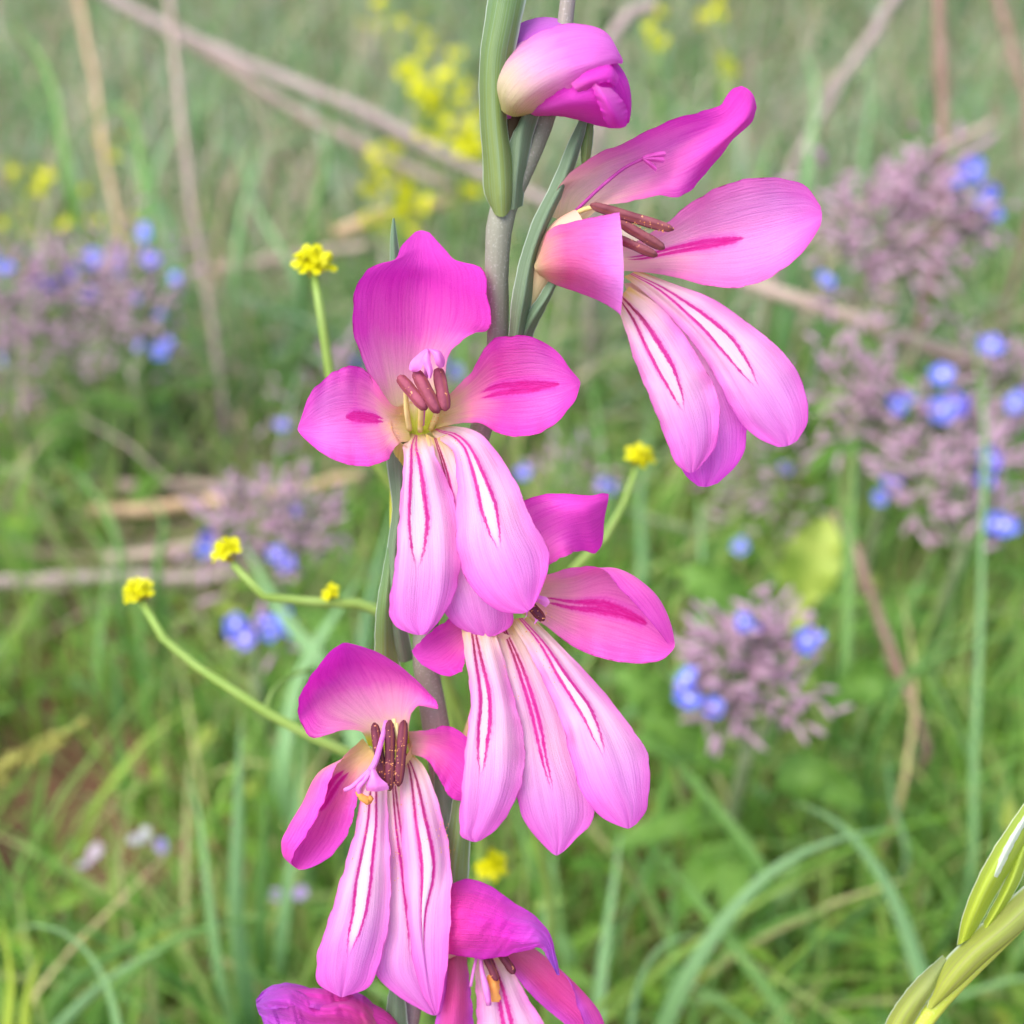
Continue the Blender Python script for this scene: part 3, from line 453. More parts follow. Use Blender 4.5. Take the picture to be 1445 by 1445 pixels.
sheet('petal', fD, [(512, 1042, 24, 520, 1052, 30, 526, 1060, 28, 534, 1070, 20), (490, 1062, 4, 494, 1068, 18, 508, 1076, 20, 522, 1084, 4), (470, 1090, -24, 450, 1090, -2, 482, 1104, 14, 507, 1116, -8), (455, 1136, -44, 426, 1134, -14, 460, 1140, 10, 500, 1147, -12), (434, 1176, -48, 406, 1168, -18, 440, 1178, 6, 488, 1181, -12), (415, 1205, -36, 397, 1194, -18, 424, 1204, 2, 463, 1211, -8), (412, 1220, -16, 404, 1214, -12, 420, 1222, -4, 440, 1224, -6), (418, 1225, -8, 416, 1224, -8, 422, 1227, -6, 430, 1227, -6)], M['lateral_roll'], seed=42, ruffle=2, nu=29)
sheet('petal', fD, [(574, 1032, 24, 574, 1048, 30, 580, 1064, 22), (605, 1030, 6, 606, 1050, 20, 604, 1074, 4), (630, 1024, -4, 634, 1064, 14, 621, 1101, -4), (660, 1042, -6, 660, 1085, 10, 640, 1128, -6), (672, 1062, 4, 670, 1090, 10, 660, 1131, 2)], M['plain'], seed=43, ruffle=2)
sheet('petal', fD, [(540, 1086, 16, 555, 1088, 18, 572, 1086, 16), (545, 1170, -10, 563, 1165, -14, 586, 1160, -8), (545, 1240, -18, 574, 1235, -28, 602, 1230, -14), (540, 1310, -22, 582, 1310, -36, 622, 1300, -14), (531, 1376, -24, 586, 1376, -38, 630, 1360, -14), (562, 1406, -26, 600, 1405, -32, 630, 1392, -18), (603, 1430, -24, 614, 1433, -24, 623, 1426, -22)], M['low_mid'], seed=45, flat=.42, pleat=2.6, jag=.9, ruffle=3)
sheet('petal', fD, [(534, 1068, 34, 540, 1070, 32, 546, 1068, 34), (517, 1094, 14, 530, 1096, 8, 546, 1092, 14), (501, 1170, -16, 524, 1165, -30, 548, 1160, -14), (482, 1236, -32, 514, 1230, -54, 551, 1225, -26), (464, 1297, -40, 506, 1290, -68, 549, 1297, -34), (447, 1358, -44, 492, 1345, -74, 532, 1368, -40), (455, 1394, -48, 485, 1390, -66, 512, 1398, -46), (472, 1403, -52, 482, 1407, -54, 493, 1404, -50)], M['low_d'], seed=44, flat=.42, pleat=2.6, jag=.9, ruffle=4, freq=2)
sheet('petal', fD, [(566, 1066, 36, 570, 1065, 34, 574, 1063, 34, 578, 1061, 36), (564, 1090, 14, 574, 1086, 4, 584, 1082, 6, 595, 1077, 16), (566, 1160, -14, 582, 1158, -36, 602, 1154, -38, 623, 1148, -12), (569, 1230, -26, 590, 1226, -54, 614, 1222, -58, 636, 1214, -20), (576, 1300, -32, 592, 1298, -62, 602, 1294, -40, 636, 1286, -64), (584, 1362, -36, 600, 1362, -60, 602, 1360, -44, 632, 1356, -62), (600, 1410, -40, 608, 1412, -52, 612, 1412, -46, 624, 1404, -52), (612, 1429, -44, 614, 1430, -46, 616, 1430, -46, 619, 1428, -46)], M['low_d'], seed=46, flat=.42, pleat=2.6, jag=.9, ruffle=3, nu=29)
for a in ((528, 1020, 6, 542, 1108, -28, 8.5), (550, 1016, 4, 550, 1116, -32, 8.5), (570, 1016, 6, 562, 1110, -28, 8.5)): anther(fD, *a, mat='anther_dark')
tube('filament', fD, [(556, 1060, 34, 3), (557, 1030, 2, 3), (556, 1014, 4, 3)], M['filament'], n=10, seg=8, fn=fl)
tube('filament', fD, [(566, 1066, 34, 3), (561, 1040, 0, 3), (559, 1020, 4, 3)], M['filament'], n=10, seg=8, fn=fl)
st = tube('style', fD, [(545, 1018, 10, 3.5), (537, 1050, -22, 4), (527, 1080, -40, 4.5), (522, 1088, -42, 4.5)], M['style'], n=16, seg=9, fn=fl)
tube('stigma_lobe', fD, [(523, 1086, -42, 3.5), (508, 1100, -46, 3.2), (494, 1112, -46, 3.4), (486, 1115, -44, 3.0)], M['style'], n=10, seg=8, fn=fl)
tube('stigma_lobe', fD, [(523, 1088, -42, 3.4), (514, 1102, -50, 3.2), (506, 1112, -52, 4), (508, 1122, -50, 3)], M['style'], n=10, seg=8, fn=fl)
sheet('stigma_lobe', fD, [(521, 1084, -42, 525, 1086, -46, 529, 1084, -42), (520, 1098, -46, 528, 1098, -52, 537, 1098, -46), (516, 1110, -48, 530, 1112, -54, 548, 1108, -48), (517, 1116, -46, 532, 1117, -50, 549, 1114, -46)], M['style'], nv=12, nu=9, jag=1)
tube('withered_tip', fD, [(504, 1118, -50, 3), (512, 1126, -52, 5), (520, 1130, -50, 6), (526, 1124, -48, 4)], M['withered'], n=10, seg=8, fn=fl, jit=.0001)
pollen(fD, [(536, 1030, 548, 1110, -26, -40), (560, 1030, 562, 1110, -26, -40), (525, 1110, 500, 1230, -10, -54), (555, 1110, 565, 1260, -6, -34), (590, 1100, 600, 1200, -10, -56), (620, 1160, 632, 1200, -30, -40)], 170, 4)

# --- E: ageing flower at the lower edge
fE = flower('ageing flower at the lower edge, its hood rolled and creased', [(590, 1380, 30, 10), (604, 1350, 22, 20), (624, 1326, 14, 30), (646, 1312, 8, 34), (664, 1310, 6, 34)], mat='ftube')
sheet('petal', fE, [(628, 1340, 14, 642, 1344, 0, 658, 1346, 12), (622, 1396, -10, 644, 1398, -30, 664, 1396, -6), (614, 1450, -14, 640, 1456, -38, 668, 1450, -8), (620, 1520, -14, 640, 1524, -26, 656, 1518, -10)], M['old_side'], seed=53, ruffle=3)
sheet('petal', fE, [(668, 1346, 26, 690, 1346, 26, 712, 1346, 24), (672, 1410, 0, 706, 1404, -6, 744, 1406, 4), (674, 1480, -14, 720, 1478, -24, 784, 1476, -4), (690, 1560, -16, 730, 1560, -20, 780, 1550, -6)], M['low_mid'], seed=54, flat=.42, pleat=2.6, jag=.9, ruffle=3)
sheet('petal', fE, [(740, 1326, 10, 728, 1332, 18, 720, 1340, 22, 712, 1352, 16), (800, 1378, -30, 770, 1352, 4, 752, 1366, 22, 734, 1386, 2), (815, 1420, -44, 822, 1398, -8, 792, 1404, 18, 765, 1419, -4), (830, 1460, -44, 850, 1436, -12, 828, 1440, 12, 805, 1454, -6), (842, 1510, -30, 858, 1500, -12, 846, 1504, 2, 830, 1512, -6)], M['old_side'], seed=52, ruffle=3, nu=27)
sheet('petal', fE, [(606, 1262, 12, 600, 1290, -22, 602, 1320, -26, 612, 1342, -4), (640, 1241, 14, 640, 1276, -40, 642, 1320, -52, 642, 1348, -26), (686, 1247, 12, 686, 1284, -46, 690, 1322, -60, 690, 1353, -40), (726, 1274, 4, 726, 1300, -44, 730, 1328, -60, 732, 1344, -50), (758, 1295, -6, 758, 1310, -40, 760, 1328, -56, 762, 1338, -54), (774, 1314, -18, 772, 1326, -40, 770, 1336, -52, 768, 1344, -54), (784, 1345, -34, 780, 1352, -46, 776, 1354, -52, 772, 1352, -50), (790, 1376, -44, 787, 1376, -46, 785, 1374, -48, 784, 1370, -46)], M['old'], seed=51, ruffle=2, crinkle=4.5, nv=90, nu=41)
anther(fE, 684, 1346, 0, 702, 1384, -24, 7, 'anther_dark'); anther(fE, 704, 1342, 4, 726, 1374, -14, 7, 'anther_dark')
tube('style', fE, [(678, 1340, 10, 3), (680, 1370, -18, 3.5), (686, 1395, -28, 5), (690, 1418, -30, 4)], M['style'], n=12, seg=8, fn=fl)
tube('style_branch', fE, [(674, 1345, 6, 2.4), (668, 1370, -14, 2.4), (664, 1392, -22, 2.4)], M['style'], n=10, seg=8, fn=fl)
sheet('withered_tip', fE, [(688, 1376, -10, 696, 1374, -14, 703, 1380, -10), (686, 1400, -14, 698, 1398, -20, 706, 1402, -14), (692, 1414, -14, 699, 1414, -16, 705, 1414, -14)], M['withered'], nv=10, nu=7, jag=2)
# --- F: wilted flower in the lower corner of the stem
fF = flower('wilted violet flower with crumpled petals, cut by the lower edge', [(566, 1500, 20, 12), (548, 1470, 6, 26), (520, 1452, -6, 34), (480, 1448, -10, 36), (430, 1446, -8, 34), (390, 1440, -6, 22), (372, 1428, -4, 6)], mat='wilt')
sheet('petal', fF, [(548, 1455, 6, 544, 1470, -20, 540, 1490, -10), (528, 1418, 4, 520, 1440, -44, 516, 1480, -30), (505, 1401, 4, 490, 1424, -56, 480, 1464, -44), (460, 1406, -2, 446, 1424, -60, 436, 1462, -46), (415, 1388, 2, 406, 1408, -54, 396, 1450, -44), (380, 1392, 0, 378, 1412, -40, 376, 1440, -34), (361, 1410, -6, 362, 1420, -16, 366, 1432, -16)], M['wilt'], seed=61, ruffle=4, freq=4, crinkle=9, nv=70, nu=33, jag=1.5)
sheet('petal', fF, [(540, 1440, 20, 530, 1430, -6, 520, 1450, -30), (490, 1400, 14, 484, 1402, -24, 470, 1430, -54), (440, 1394, 10, 430, 1398, -30, 420, 1420, -60), (400, 1388, 8, 390, 1400, -30, 390, 1424, -56), (370, 1402, 0, 368, 1412, -20, 372, 1424, -34)], M['wilt'], seed=62, ruffle=4, freq=5, crinkle=8, nv=60, nu=27, jag=1.5)

# ------------------------------------------------------------------ second gladiolus, still in bud, lower right
pr = fl(1150, 1620, 30); H = empty('gladiolus_in_bud', Vector((pr.x - .01, pr.y - .04, 0)))
tag(H, 'slanting lime green gladiolus stem in bud entering at the lower right corner', 'gladiolus')
HP = [(*fl(1520, 1200, 20), 12 * MM), (*fl(1440, 1290, 14), 17 * MM), (*fl(1370, 1360, 8), 17 * MM), (*fl(1312, 1424, 8), 16 * MM), (*fl(1270, 1490, 12), 17 * MM), (*fl(1215, 1580, 22), 18 * MM), (*pr, 19 * MM), (pr.x - .006, pr.y - .02, .17, 20 * MM), (pr.x - .01, pr.y - .04, -.01, 24 * MM)]
Qh = smooth_path(HP, 80); V, F, UV = tube_data(Qh[:, :3], Qh[:, 3], 18); UV = [(a, b * 8) for a, b in UV]
M['stem_lime'] = stem_mat('young_stem', srgb(176, 190, 60), srgb(196, 204, 84), srgb(170, 186, 76))
link('stem', mesh(V, F, UV), M['stem_lime'], H)
def hbract(st, mat, **k): return sheet('bract', H, st, M[mat], nv=40, nu=17, jag=.3, bias=1.0, **k)
hbract([(1308, 1422, -14, 1313, 1424, -16, 1318, 1422, -14, 1322, 1418, -8), (1318, 1376, 4, 1334, 1388, -26, 1348, 1396, -22, 1358, 1384, 2), (1356, 1330, 6, 1372, 1344, -30, 1388, 1358, -26, 1402, 1346, 4), (1400, 1290, 8, 1418, 1306, -26, 1434, 1320, -22, 1448, 1300, 6), (1440, 1254, 10, 1456, 1270, -20, 1474, 1284, -16, 1486, 1262, 8), (1530, 1180, 14, 1538, 1190, 6, 1548, 1196, 6, 1554, 1186, 14)], 'bract_purple')
hbract([(1236, 1470, 4, 1246, 1474, -18, 1262, 1476, -20, 1276, 1470, -4), (1262, 1420, 6, 1272, 1426, -16, 1286, 1430, -20, 1302, 1424, -8), (1290, 1384, 8, 1300, 1388, -10, 1310, 1394, -18, 1318, 1400, -12), (1330, 1348, 12, 1333, 1351, 6, 1335, 1354, 2, 1337, 1357, 4)], 'bract_purple')
hbract([(1350, 1334, 8, 1356, 1332, -8, 1366, 1326, -4, 1374, 1322, 8), (1356, 1300, 6, 1366, 1300, -16, 1378, 1296, -14, 1388, 1296, 6), (1374, 1250, 8, 1386, 1252, -20, 1400, 1252, -18, 1414, 1250, 8), (1400, 1200, 10, 1412, 1204, -14, 1426, 1208, -12, 1440, 1210, 10), (1430, 1155, 14, 1440, 1160, -4, 1452, 1166, -4, 1462, 1172, 12), (1475, 1090, 20, 1480, 1094, 14, 1486, 1098, 14, 1490, 1102, 20)], 'bract_lime')
hbract([(1372, 1330, 10, 1380, 1328, -6, 1388, 1324, 8), (1392, 1292, 8, 1404, 1290, -10, 1416, 1286, 8), (1414, 1250, 10, 1426, 1248, -8, 1440, 1244, 10), (1436, 1196, 12, 1446, 1196, 0, 1456, 1196, 12), (1470, 1130, 18, 1475, 1132, 12, 1480, 1134, 18)], 'bract_lime')
hbract([(1386, 1262, -14, 1388, 1263, -17, 1391, 1264, -14), (1402, 1228, -17, 1406, 1230, -21, 1411, 1232, -18), (1420, 1190, -14, 1425, 1192, -18, 1430, 1194, -14), (1448, 1146, -6, 1451, 1148, -9, 1454, 1150, -6)], 'bract_pale')

# ------------------------------------------------------------------ ground
def soil_mat():
    m = NT('soil'); uv, u, v, ob = m.uv()
    a = m.noise(ob, 14, 6, .65); b = m.noise(ob, 90, 4, .6)
    col = m.ramp(a, [(.3, srgb(84, 60, 44)), (.5, srgb(122, 88, 68)), (.7, srgb(110, 88, 60))])
    col = m.mix(m.math('MULTIPLY', m.sstep(b, .5, .7), .5), col, srgb(140, 112, 92))
    return m.shade(col, .9, 0, None, .2, m.math('ADD', a, b), .8, .01)
ax = np.concatenate([-np.geomspace(200, 3, 14), np.linspace(-2.6, 2.6, 80), np.geomspace(3, 200, 14)])
ay = np.concatenate([-np.geomspace(200, 1.6, 14), np.linspace(-1.2, 4, 90), np.geomspace(4.5, 200, 14)])
def gz(x, y): return .012 * mnoise.noise(Vector((x * 3, y * 3, 0))) + .006 * mnoise.noise(Vector((x * 11, y * 11, 4))) - .012
GV = np.array([(x, y, gz(x, y)) for y in ay for x in ax])
tag(link('ground', npmesh(GV, grid_faces(len(ay), len(ax))), soil_mat()), kind='structure')

# ------------------------------------------------------------------ meadow plants one can pick out
def leafmat(name, cols, transl=.3, rough=.5, strands=30):
    """UV x = which blade, y = along it"""
    m = NT(name); uv, u, v, ob = m.uv(); n = len(cols)
    col = m.ramp(u, [((k + .5) / n, c) for k, c in enumerate(cols)])
    nz = m.noise(ob, 60, 3); col = m.mix(.35, col, m.mix(1.0, col, m.ramp(nz, [(.3, .55), (.7, 1.0)]), 'MULTIPLY'))
    return m.shade(col, rough, transl, None, .3, m.noise(ob, 300, 2), .2, .0006)
GREEN = leafmat('grass_green', [srgb(104, 150, 58), srgb(134, 184, 72), srgb(126, 176, 94), srgb(160, 206, 92), srgb(150, 194, 128), srgb(184, 214, 92), srgb(118, 168, 80), srgb(204, 214, 134), srgb(142, 192, 74), srgb(206, 198, 140)], .5)
GREY = leafmat('grass_greygreen', [srgb(84, 132, 66), srgb(124, 170, 100), srgb(156, 192, 144), srgb(190, 212, 180), srgb(100, 152, 74), srgb(182, 182, 156), srgb(132, 180, 100), srgb(208, 192, 172), srgb(146, 190, 116)], .48)
STRAW = leafmat('grass_straw', [srgb(184, 160, 134), srgb(200, 180, 160), srgb(168, 144, 128), srgb(194, 178, 166), srgb(176, 158, 122)], .15)
FORB = leafmat('ground_leaves', [srgb(100, 146, 54), srgb(130, 178, 66), srgb(158, 198, 74), srgb(114, 164, 84), srgb(192, 206, 90), srgb(136, 176, 112)], .5)
REED = simple('dry_reed', srgb(152, 130, 116), srgb(188, 168, 156), 40, .6, 0, .3, along=(6, 2))
REEDG = simple('dry_reed_grey', srgb(136, 118, 112), srgb(176, 160, 154), 40, .6, 0, .3, along=(6, 2))
REEDT = simple('dry_reed_tan', srgb(178, 146, 110), srgb(206, 178, 146), 40, .6, 0, .3, along=(6, 2))
TWIG = simple('dry_stalk', srgb(126, 98, 84), srgb(156, 128, 116), 60, .7)
BLADE = [bract_mat('blade_bluegreen', srgb(96, 140, 76), srgb(122, 162, 104), srgb(142, 178, 128), pale=srgb(150, 184, 136)), bract_mat('blade_green', srgb(76, 116, 44), srgb(104, 148, 70), srgb(120, 158, 90), pale=srgb(140, 174, 100)),
         bract_mat('blade_lime', srgb(120, 146, 40), srgb(150, 170, 50), srgb(160, 180, 80), pale=srgb(170, 190, 90)), bract_mat('blade_straw', srgb(176, 160, 100), srgb(196, 180, 130), srgb(200, 186, 150), pale=srgb(206, 196, 160))]
YEL = simple('yellow_petals', srgb(214, 210, 2), srgb(226, 224, 8), 200, .5, .35)
YELD = simple('yellow_buds', srgb(196, 176, 30), srgb(214, 196, 50), 200, .5, .2)
SEED = simple('seed_heads', srgb(140, 142, 64), srgb(176, 170, 90), 200, .6, .2)
MST = simple('mustard_stem', srgb(132, 164, 70), srgb(152, 180, 96), 80, .5, .15)
BLUE = simple('blue_petals', srgb(96, 104, 226), srgb(136, 150, 242), 120, .5, .3)
BLUEV = simple('violet_blue_petals', srgb(104, 96, 206), srgb(128, 120, 226), 120, .5, .3)
EYE = simple('flower_eye', srgb(230, 226, 240), srgb(244, 240, 250), 100)
CAL = simple('mauve_calyces', srgb(188, 146, 170), srgb(222, 194, 210), 260, .6, .4)
ANST = simple('hairy_green_stem', srgb(108, 128, 84), srgb(142, 150, 112), 120, .7)
SOFTL = simple('broad_leaf', srgb(92, 136, 50), srgb(124, 164, 76), 50, .5, .35)
YLEAF = simple('yellowing_leaf', srgb(132, 166, 60), srgb(178, 190, 90), 30, .5, .35)
SCREEN = []                                                                  # pixel discs kept free of grass in front
def keep(x, y, r, z): SCREEN.append((x, y, r, z))

def reed(pts, rad, mat, label, cat='reed', name='dry_reed', nodes=6, group='dry reeds and stalks'):
    """pts: px, py, metres from the lens"""
    P = [at(*p) for p in pts]; Q = smooth_path([(*p, rad) for p in P], 40)
    L = len(Q); T = chord(Q[:, :3])
    for i in range(L):
        Q[i, 3] *= 1 - .25 * T[i]; q = (T[i] * nodes) % 1
        if min(q, 1 - q) < .07: Q[i, 3] *= 1.22
        Q[i, :3] += [mnoise.noise(Vector((i * .2, rad * 900, k * 7.))) * rad * .5 for k in range(3)]
    base = Vector(Q[0, :3]); e = empty(name, base)
    V, F, UV = tube_data(Q[:, :3], Q[:, 3], 12); UV = [(a, b * nodes) for a, b in UV]
    st = link('stalk', mesh(V, F, UV), mat, e)
    r = random.Random(len(label)); 
    for k in (1, 3):                                                         # torn leaf sheaths at the nodes
        i = int(L * (k + .5) / (nodes)) % (L - 8); a, b = Vector(Q[i, :3]), Vector(Q[i + 6, :3]); s = (b - a).cross(Vector((r.uniform(-1, 1), r.uniform(-1, 1), 1))).normalized() * rad
        V = []; 
        for t in np.linspace(0, 1, 7):
            c = a.lerp(b, t) + s * (1.1 + 1.6 * t * t); wv = (b - a).cross(s).normalized() * rad * .8 * (1 - t * .8); V += [c - wv, c + s * .15, c + wv]
        link('sheath', npmesh(np.array(V), grid_faces(7, 3), np.array([(j % 3 / 2, j // 3 / 6) for j in range(21)])), mat, e)
    tag(e, label, cat, group)
    for t in np.linspace(0, 1, 14):
        A = hermite(chord(np.array(pts, float)), np.array(pts, float), [t])[0]; keep(A[0], A[1], 16, A[2])
    return e
reed([(60, -60, .98), (160, 0, .98), (420, 118, .95), (560, 180, .93), (690, 250, .92), (860, 318, .9)], .0052, REEDG, 'thick grey dry reed slanting down from the upper left to the main stem')
reed([(250, 50, 1.0), (330, 100, 1.0), (450, 175, .98), (570, 235, .97), (640, 268, .96)], .0045, REED, 'thinner pale reed lying just below the thick slanting reed')
reed([(860, 325, .72), (1060, 400, .70), (1160, 434, .69), (1260, 470, .68), (1390, 512, .67), (1560, 580, .66), (2400, 1180, .66)], .0044, REED, 'tan reed behind the lilac flowers at right')
reed([(-80, 822, .70), (0, 820, .70), (150, 814, .70), (260, 816, .69), (345, 806, .69)], .004, REEDG, 'pale grey reed lying on the ground beside the small yellow flower at left')
reed([(170, 686, .80), (260, 684, .80), (330, 692, .79)], .004, REED, 'short reed piece on the ground, uppermost of the three behind the violet flowers', nodes=3)
reed([(130, 722, .77), (220, 716, .77), (335, 704, .76)], .0042, REEDT, 'short tan reed piece on the ground, middle of the three at left', nodes=3)
reed([(150, 790, .73), (240, 776, .73), (330, 770, .72)], .004, REED, 'short reed piece on the ground just above the pale grey reed', nodes=3)
reed([(380, 700, .76), (440, 686, .75), (510, 668, .74)], .0036, REEDT, 'tan reed piece behind the violet flowers beside the open flower', nodes=3)
reed([(470, 330, 1.0), (540, 305, 1.0), (640, 284, 1.0)], .006, REEDT, 'short broad tan reed behind the yellow blossoms left of the stem', nodes=3)
reed([(400, 250, 1.0), (300, 380, .98), (480, 352, .98), (520, 346, .98)][1:], .004, REED, 'faint brown reed behind the open flower at left', nodes=3)
def upright(px, rad, mat, label, **k):
    """stalk given from top to bottom, carried on down to the soil"""
    z = px[-1][2]; b = at(*px[-1]); o = reed(px, rad, mat, label, **k)
    if b.z > .02:
        tube('lower_stalk', o, [(*b, rad * .75), (b.x, b.y + .01, b.z / 2, rad * .9), (b.x, b.y + .015, -.01, rad)], mat, n=10, seg=8)
    return o
upright([(105, -40, .92), (118, 40, .92), (135, 120, .92), (148, 220, .91), (170, 330, .9)], .0026, REEDT, 'tan upright dead stalk, leftmost of the two at upper left', name='dry_stalk')
upright([(236, -40, .86), (244, 60, .86), (256, 170, .85), (272, 300, .84), (300, 460, .83), (318, 600, .82)], .0028, REED, 'long brown dead stalk running down beside the left lilac flowers', name='dry_stalk')
upright([(1322, -40, .72), (1328, 80, .72), (1330, 180, .72), (1326, 270, .71), (1322, 360, .70)], .0034, TWIG, 'dark brown upright stalk above the lilac flowers at upper right', name='dry_stalk')
upright([(1285, -40, .86), (1255, 10, .86), (1210, 80, .86), (1165, 150, .86), (1120, 230, .86)], .0042, REEDG, 'grey slanting dead stalk at upper right left of the brown stalk', name='dry_stalk')
upright([(1400, 172, .70), (1340, 205, .70), (1260, 255, .70), (1180, 310, .71), (1090, 370, .72)], .0022, REED, 'thin straw with a tan tip crossing behind the upper right flowers', name='dry_stalk')
upright([(1400, -30, .8), (1425, 60, .8), (1450, 150, .8), (1470, 260, .8)], .003, TWIG, 'reddish stalk in the upper right corner', name='dry_stalk')
upright([(925, 10, .8), (890, 20, .8), (868, 45, .8), (850, 90, .8), (846, 150, .8)], .0045, REEDG, 'bent pale dry leaf stalk right of the bud', name='dry_stalk')
upright([(1180, 720, .6), (1215, 800, .59), (1250, 900, .57), (1290, 1000, .55), (1310, 1060, .55)], .0024, TWIG, 'thin dark stalk leaning among the grass at right', name='dry_stalk')

# --- mustard: near heads in fair focus
def petal_quad(mb, c, d, n, L, w, cup=.35):
    s = d.cross(n).normalized()
    P = [c + s * (w * .15), c - s * (w * .15), c + d * (L * .55) + s * w * .5 + n * L * cup * .6, c + d * (L * .55) - s * w * .5 + n * L * cup * .6, c + d * L + s * w * .32 + n * L * cup, c + d * L - s * w * .32 + n * L * cup]
    mb.add(P, [(0, 1, 3, 2), (2, 3, 5, 4)], [(0, 0), (1, 0), (0, .5), (1, .5), (0, 1), (1, 1)])
def blossom_mesh(n_pet, L, w, cup, seed):
    r = random.Random(seed); mb = MB(); n = Vector((0, 0, 1))
    for k in range(n_pet):
        a = 6.283 * k / n_pet + r.uniform(-.15, .15); petal_quad(mb, Vector((0, 0, 0)), Vector((math.cos(a), math.sin(a), 0)), n, L * r.uniform(.9, 1.1), w, cup + r.uniform(-.1, .1))
    return mesh(mb.V, mb.F, mb.U)
YMESH = [blossom_mesh(4, .0042, .0036, .45, k) for k in range(4)]
for me in YMESH: me.materials.append(YEL)
def inst(name, me, parent, loc, nrm, scale=1.0, spin=0.0):
    o = bpy.data.objects.new(name, me); COL.objects.link(o); o.parent = parent; o.matrix_parent_inverse = parent.matrix_basis.inverted()
    q = Vector(nrm).to_track_quat('Z', 'Y'); o.matrix_basis = Matrix.Translation(loc) @ q.to_matrix().to_4x4() @ Matrix.Rotation(spin, 4, 'Z') @ Matrix.Scale(scale, 4)
    return o
def mustard_head(e, c, up, size, n, r):
    up = Vector(up).normalized(); s = up.orthogonal().normalized(); t = up.cross(s)
    for k in range(n):
        a = 2.4 * k; q = math.sqrt((k + .5) / n); p = c + (s * math.cos(a) + t * math.sin(a)) * size * q * .62 + up * (size * .3 * (1 - q) + r.uniform(-.3, .2) * size)
        inst('flower', YMESH[k % 4], e, p, up + (s * math.cos(a) + t * math.sin(a)) * q * .9, size / .0075 * r.uniform(.8, 1.1), r.uniform(0, 3))
    mb = MB()
    for k in range(10):
        a = r.uniform(0, 6.28); p = c - up * size * r.uniform(.2, .75) + (s * math.cos(a) + t * math.sin(a)) * size * .38
        mb.tube([(*(c - up * size * .9), size * .05), (*p, size * .10), (*(p + up * size * .22), size * .12), (*(p + up * size * .36), size * .03)], 6, 6)
    mb.build('bud', YELD, e)
def mustard(heads, stem, label, rad=.0011, z=None, size=.0055, n=11):
    """heads: px,py,z,size; stem: px path from head down"""
    r = random.Random(len(label)); P = [at(*p) for p in stem]; b = P[-1]
    e = empty('mustard_plant', Vector((b.x, b.y, 0)))
    pts = [(*p, rad * (.7 + .5 * i / len(P))) for i, p in enumerate(P)] + [(b.x + .004, b.y + .01, b.z * .5, rad * 1.4), (b.x, b.y + .012, -.01, rad * 1.6)]
    tube('stem', e, pts, MST, n=36, seg=8)
    for (x, y, z, s, d) in heads:
        c = at(x, y, z); mustard_head(e, c, d, s * .68, n, r); keep(x, y, 34, z)
    tag(e, label, 'mustard plant', 'yellow mustard plants'); 
    for p in stem: keep(p[0], p[1], 18, p[2])
    return e
mustard([(441, 366, .255, .0062, (0, -.25, 1))], [(442, 378, .255), (447, 410, .255), (456, 460, .256), (464, 520, .258), (492, 600, .262), (560, 690, .27), (600, 800, .29)], 'single yellow mustard head left of the open gladiolus flower', rad=.0012)
m2 = mustard([(318, 776, .262, .0052, (-.35, -.1, 1))], [(328, 795, .262), (342, 818, .262), (368, 840, .263), (400, 849, .264), (467, 848, .266), (525, 856, .268), (600, 900, .275), (640, 980, .29)], 'yellow mustard head on a curved side stalk with a small bud', rad=.00115)
mustard_head(m2, at(467, 836, .265), (0, -.2, 1), .0022, 5, random.Random(2))
m3 = mustard([(193, 832, .27, .0052, (-.45, -.1, 1))], [(200, 848, .27), (214, 880, .27), (262, 928, .268), (330, 975, .266), (420, 1030, .266), (492, 1062, .268), (570, 1120, .28), (600, 1230, .30)], 'yellow mustard head on a long slanting stalk at the far left', rad=.0012)
tube('side_shoot', m3, [(*at(375, 1003, .267), .0007), (*at(384, 978, .28), .0006), (*at(410, 955, .30), .0005), (*at(440, 942, .31), .0004)], MST, n=12, seg=7)
mustard([(903, 642, .30, .0052, (.2, -.2, 1))], [(898, 660, .30), (888, 690, .30), (872, 730, .30), (850, 765, .30), (815, 798, .30), (770, 860, .31)], 'yellow mustard head right of the stem, below the long hanging petals', rad=.0011)
mustard([(692, 1221, .33, .0062, (.1, -.5, 1))], [(690, 1235, .335), (680, 1290, .34), (670, 1380, .35)], 'yellow mustard head between the two lower gladiolus flowers', rad=.0013)
# far mustard plants: loose sprays of small blossoms
YFAR = [blossom_mesh(4, .0050, .0042, .3, 30 + k) for k in range(3)]
for me in YFAR: me.materials.append(YEL)
def spray(pts, z, base, label, s=1.0):
    r = random.Random(len(label) * 3); b = at(base[0], base[1], z); g0 = Vector((b.x, b.y + .02, 0)); e = empty('mustard_plant', g0)
    tube('stem', e, [(*b, .0016), (b.x, b.y + .012, b.z * .5, .002), (*g0, .0024)], MST, n=10, seg=7)
    mb = MB()
    for (x, y) in pts:
        zz = z + r.uniform(-.05, .05); c = at(x, y, zz); keep(x, y, 24, zz)
        mb.tube([(*b, .0011), (*(b.lerp(c, .5) + Vector((0, 0, -.008))), .001), (*c, .0008)], 7, 5)
        for k in range(r.choice((3, 4, 5, 6))):
            d = Vector((r.gauss(0, 1), r.gauss(0, 1) - .6, r.gauss(0, 1) + .5)); inst('flower', YFAR[k % 3], e, c + Vector((r.gauss(0, .006), r.gauss(0, .006), r.gauss(0, .006))), d, s * r.uniform(.75, 1.1), r.random() * 3)
    mb.build('branches', MST, e); tag(e, label, 'mustard plant', 'yellow mustard plants'); return e
spray([(543, 4), (526, 26), (593, 34), (600, 60), (648, 74)], 1.05, (590, 130), 'blurred spray of yellow blossoms at the top edge left of the stem')
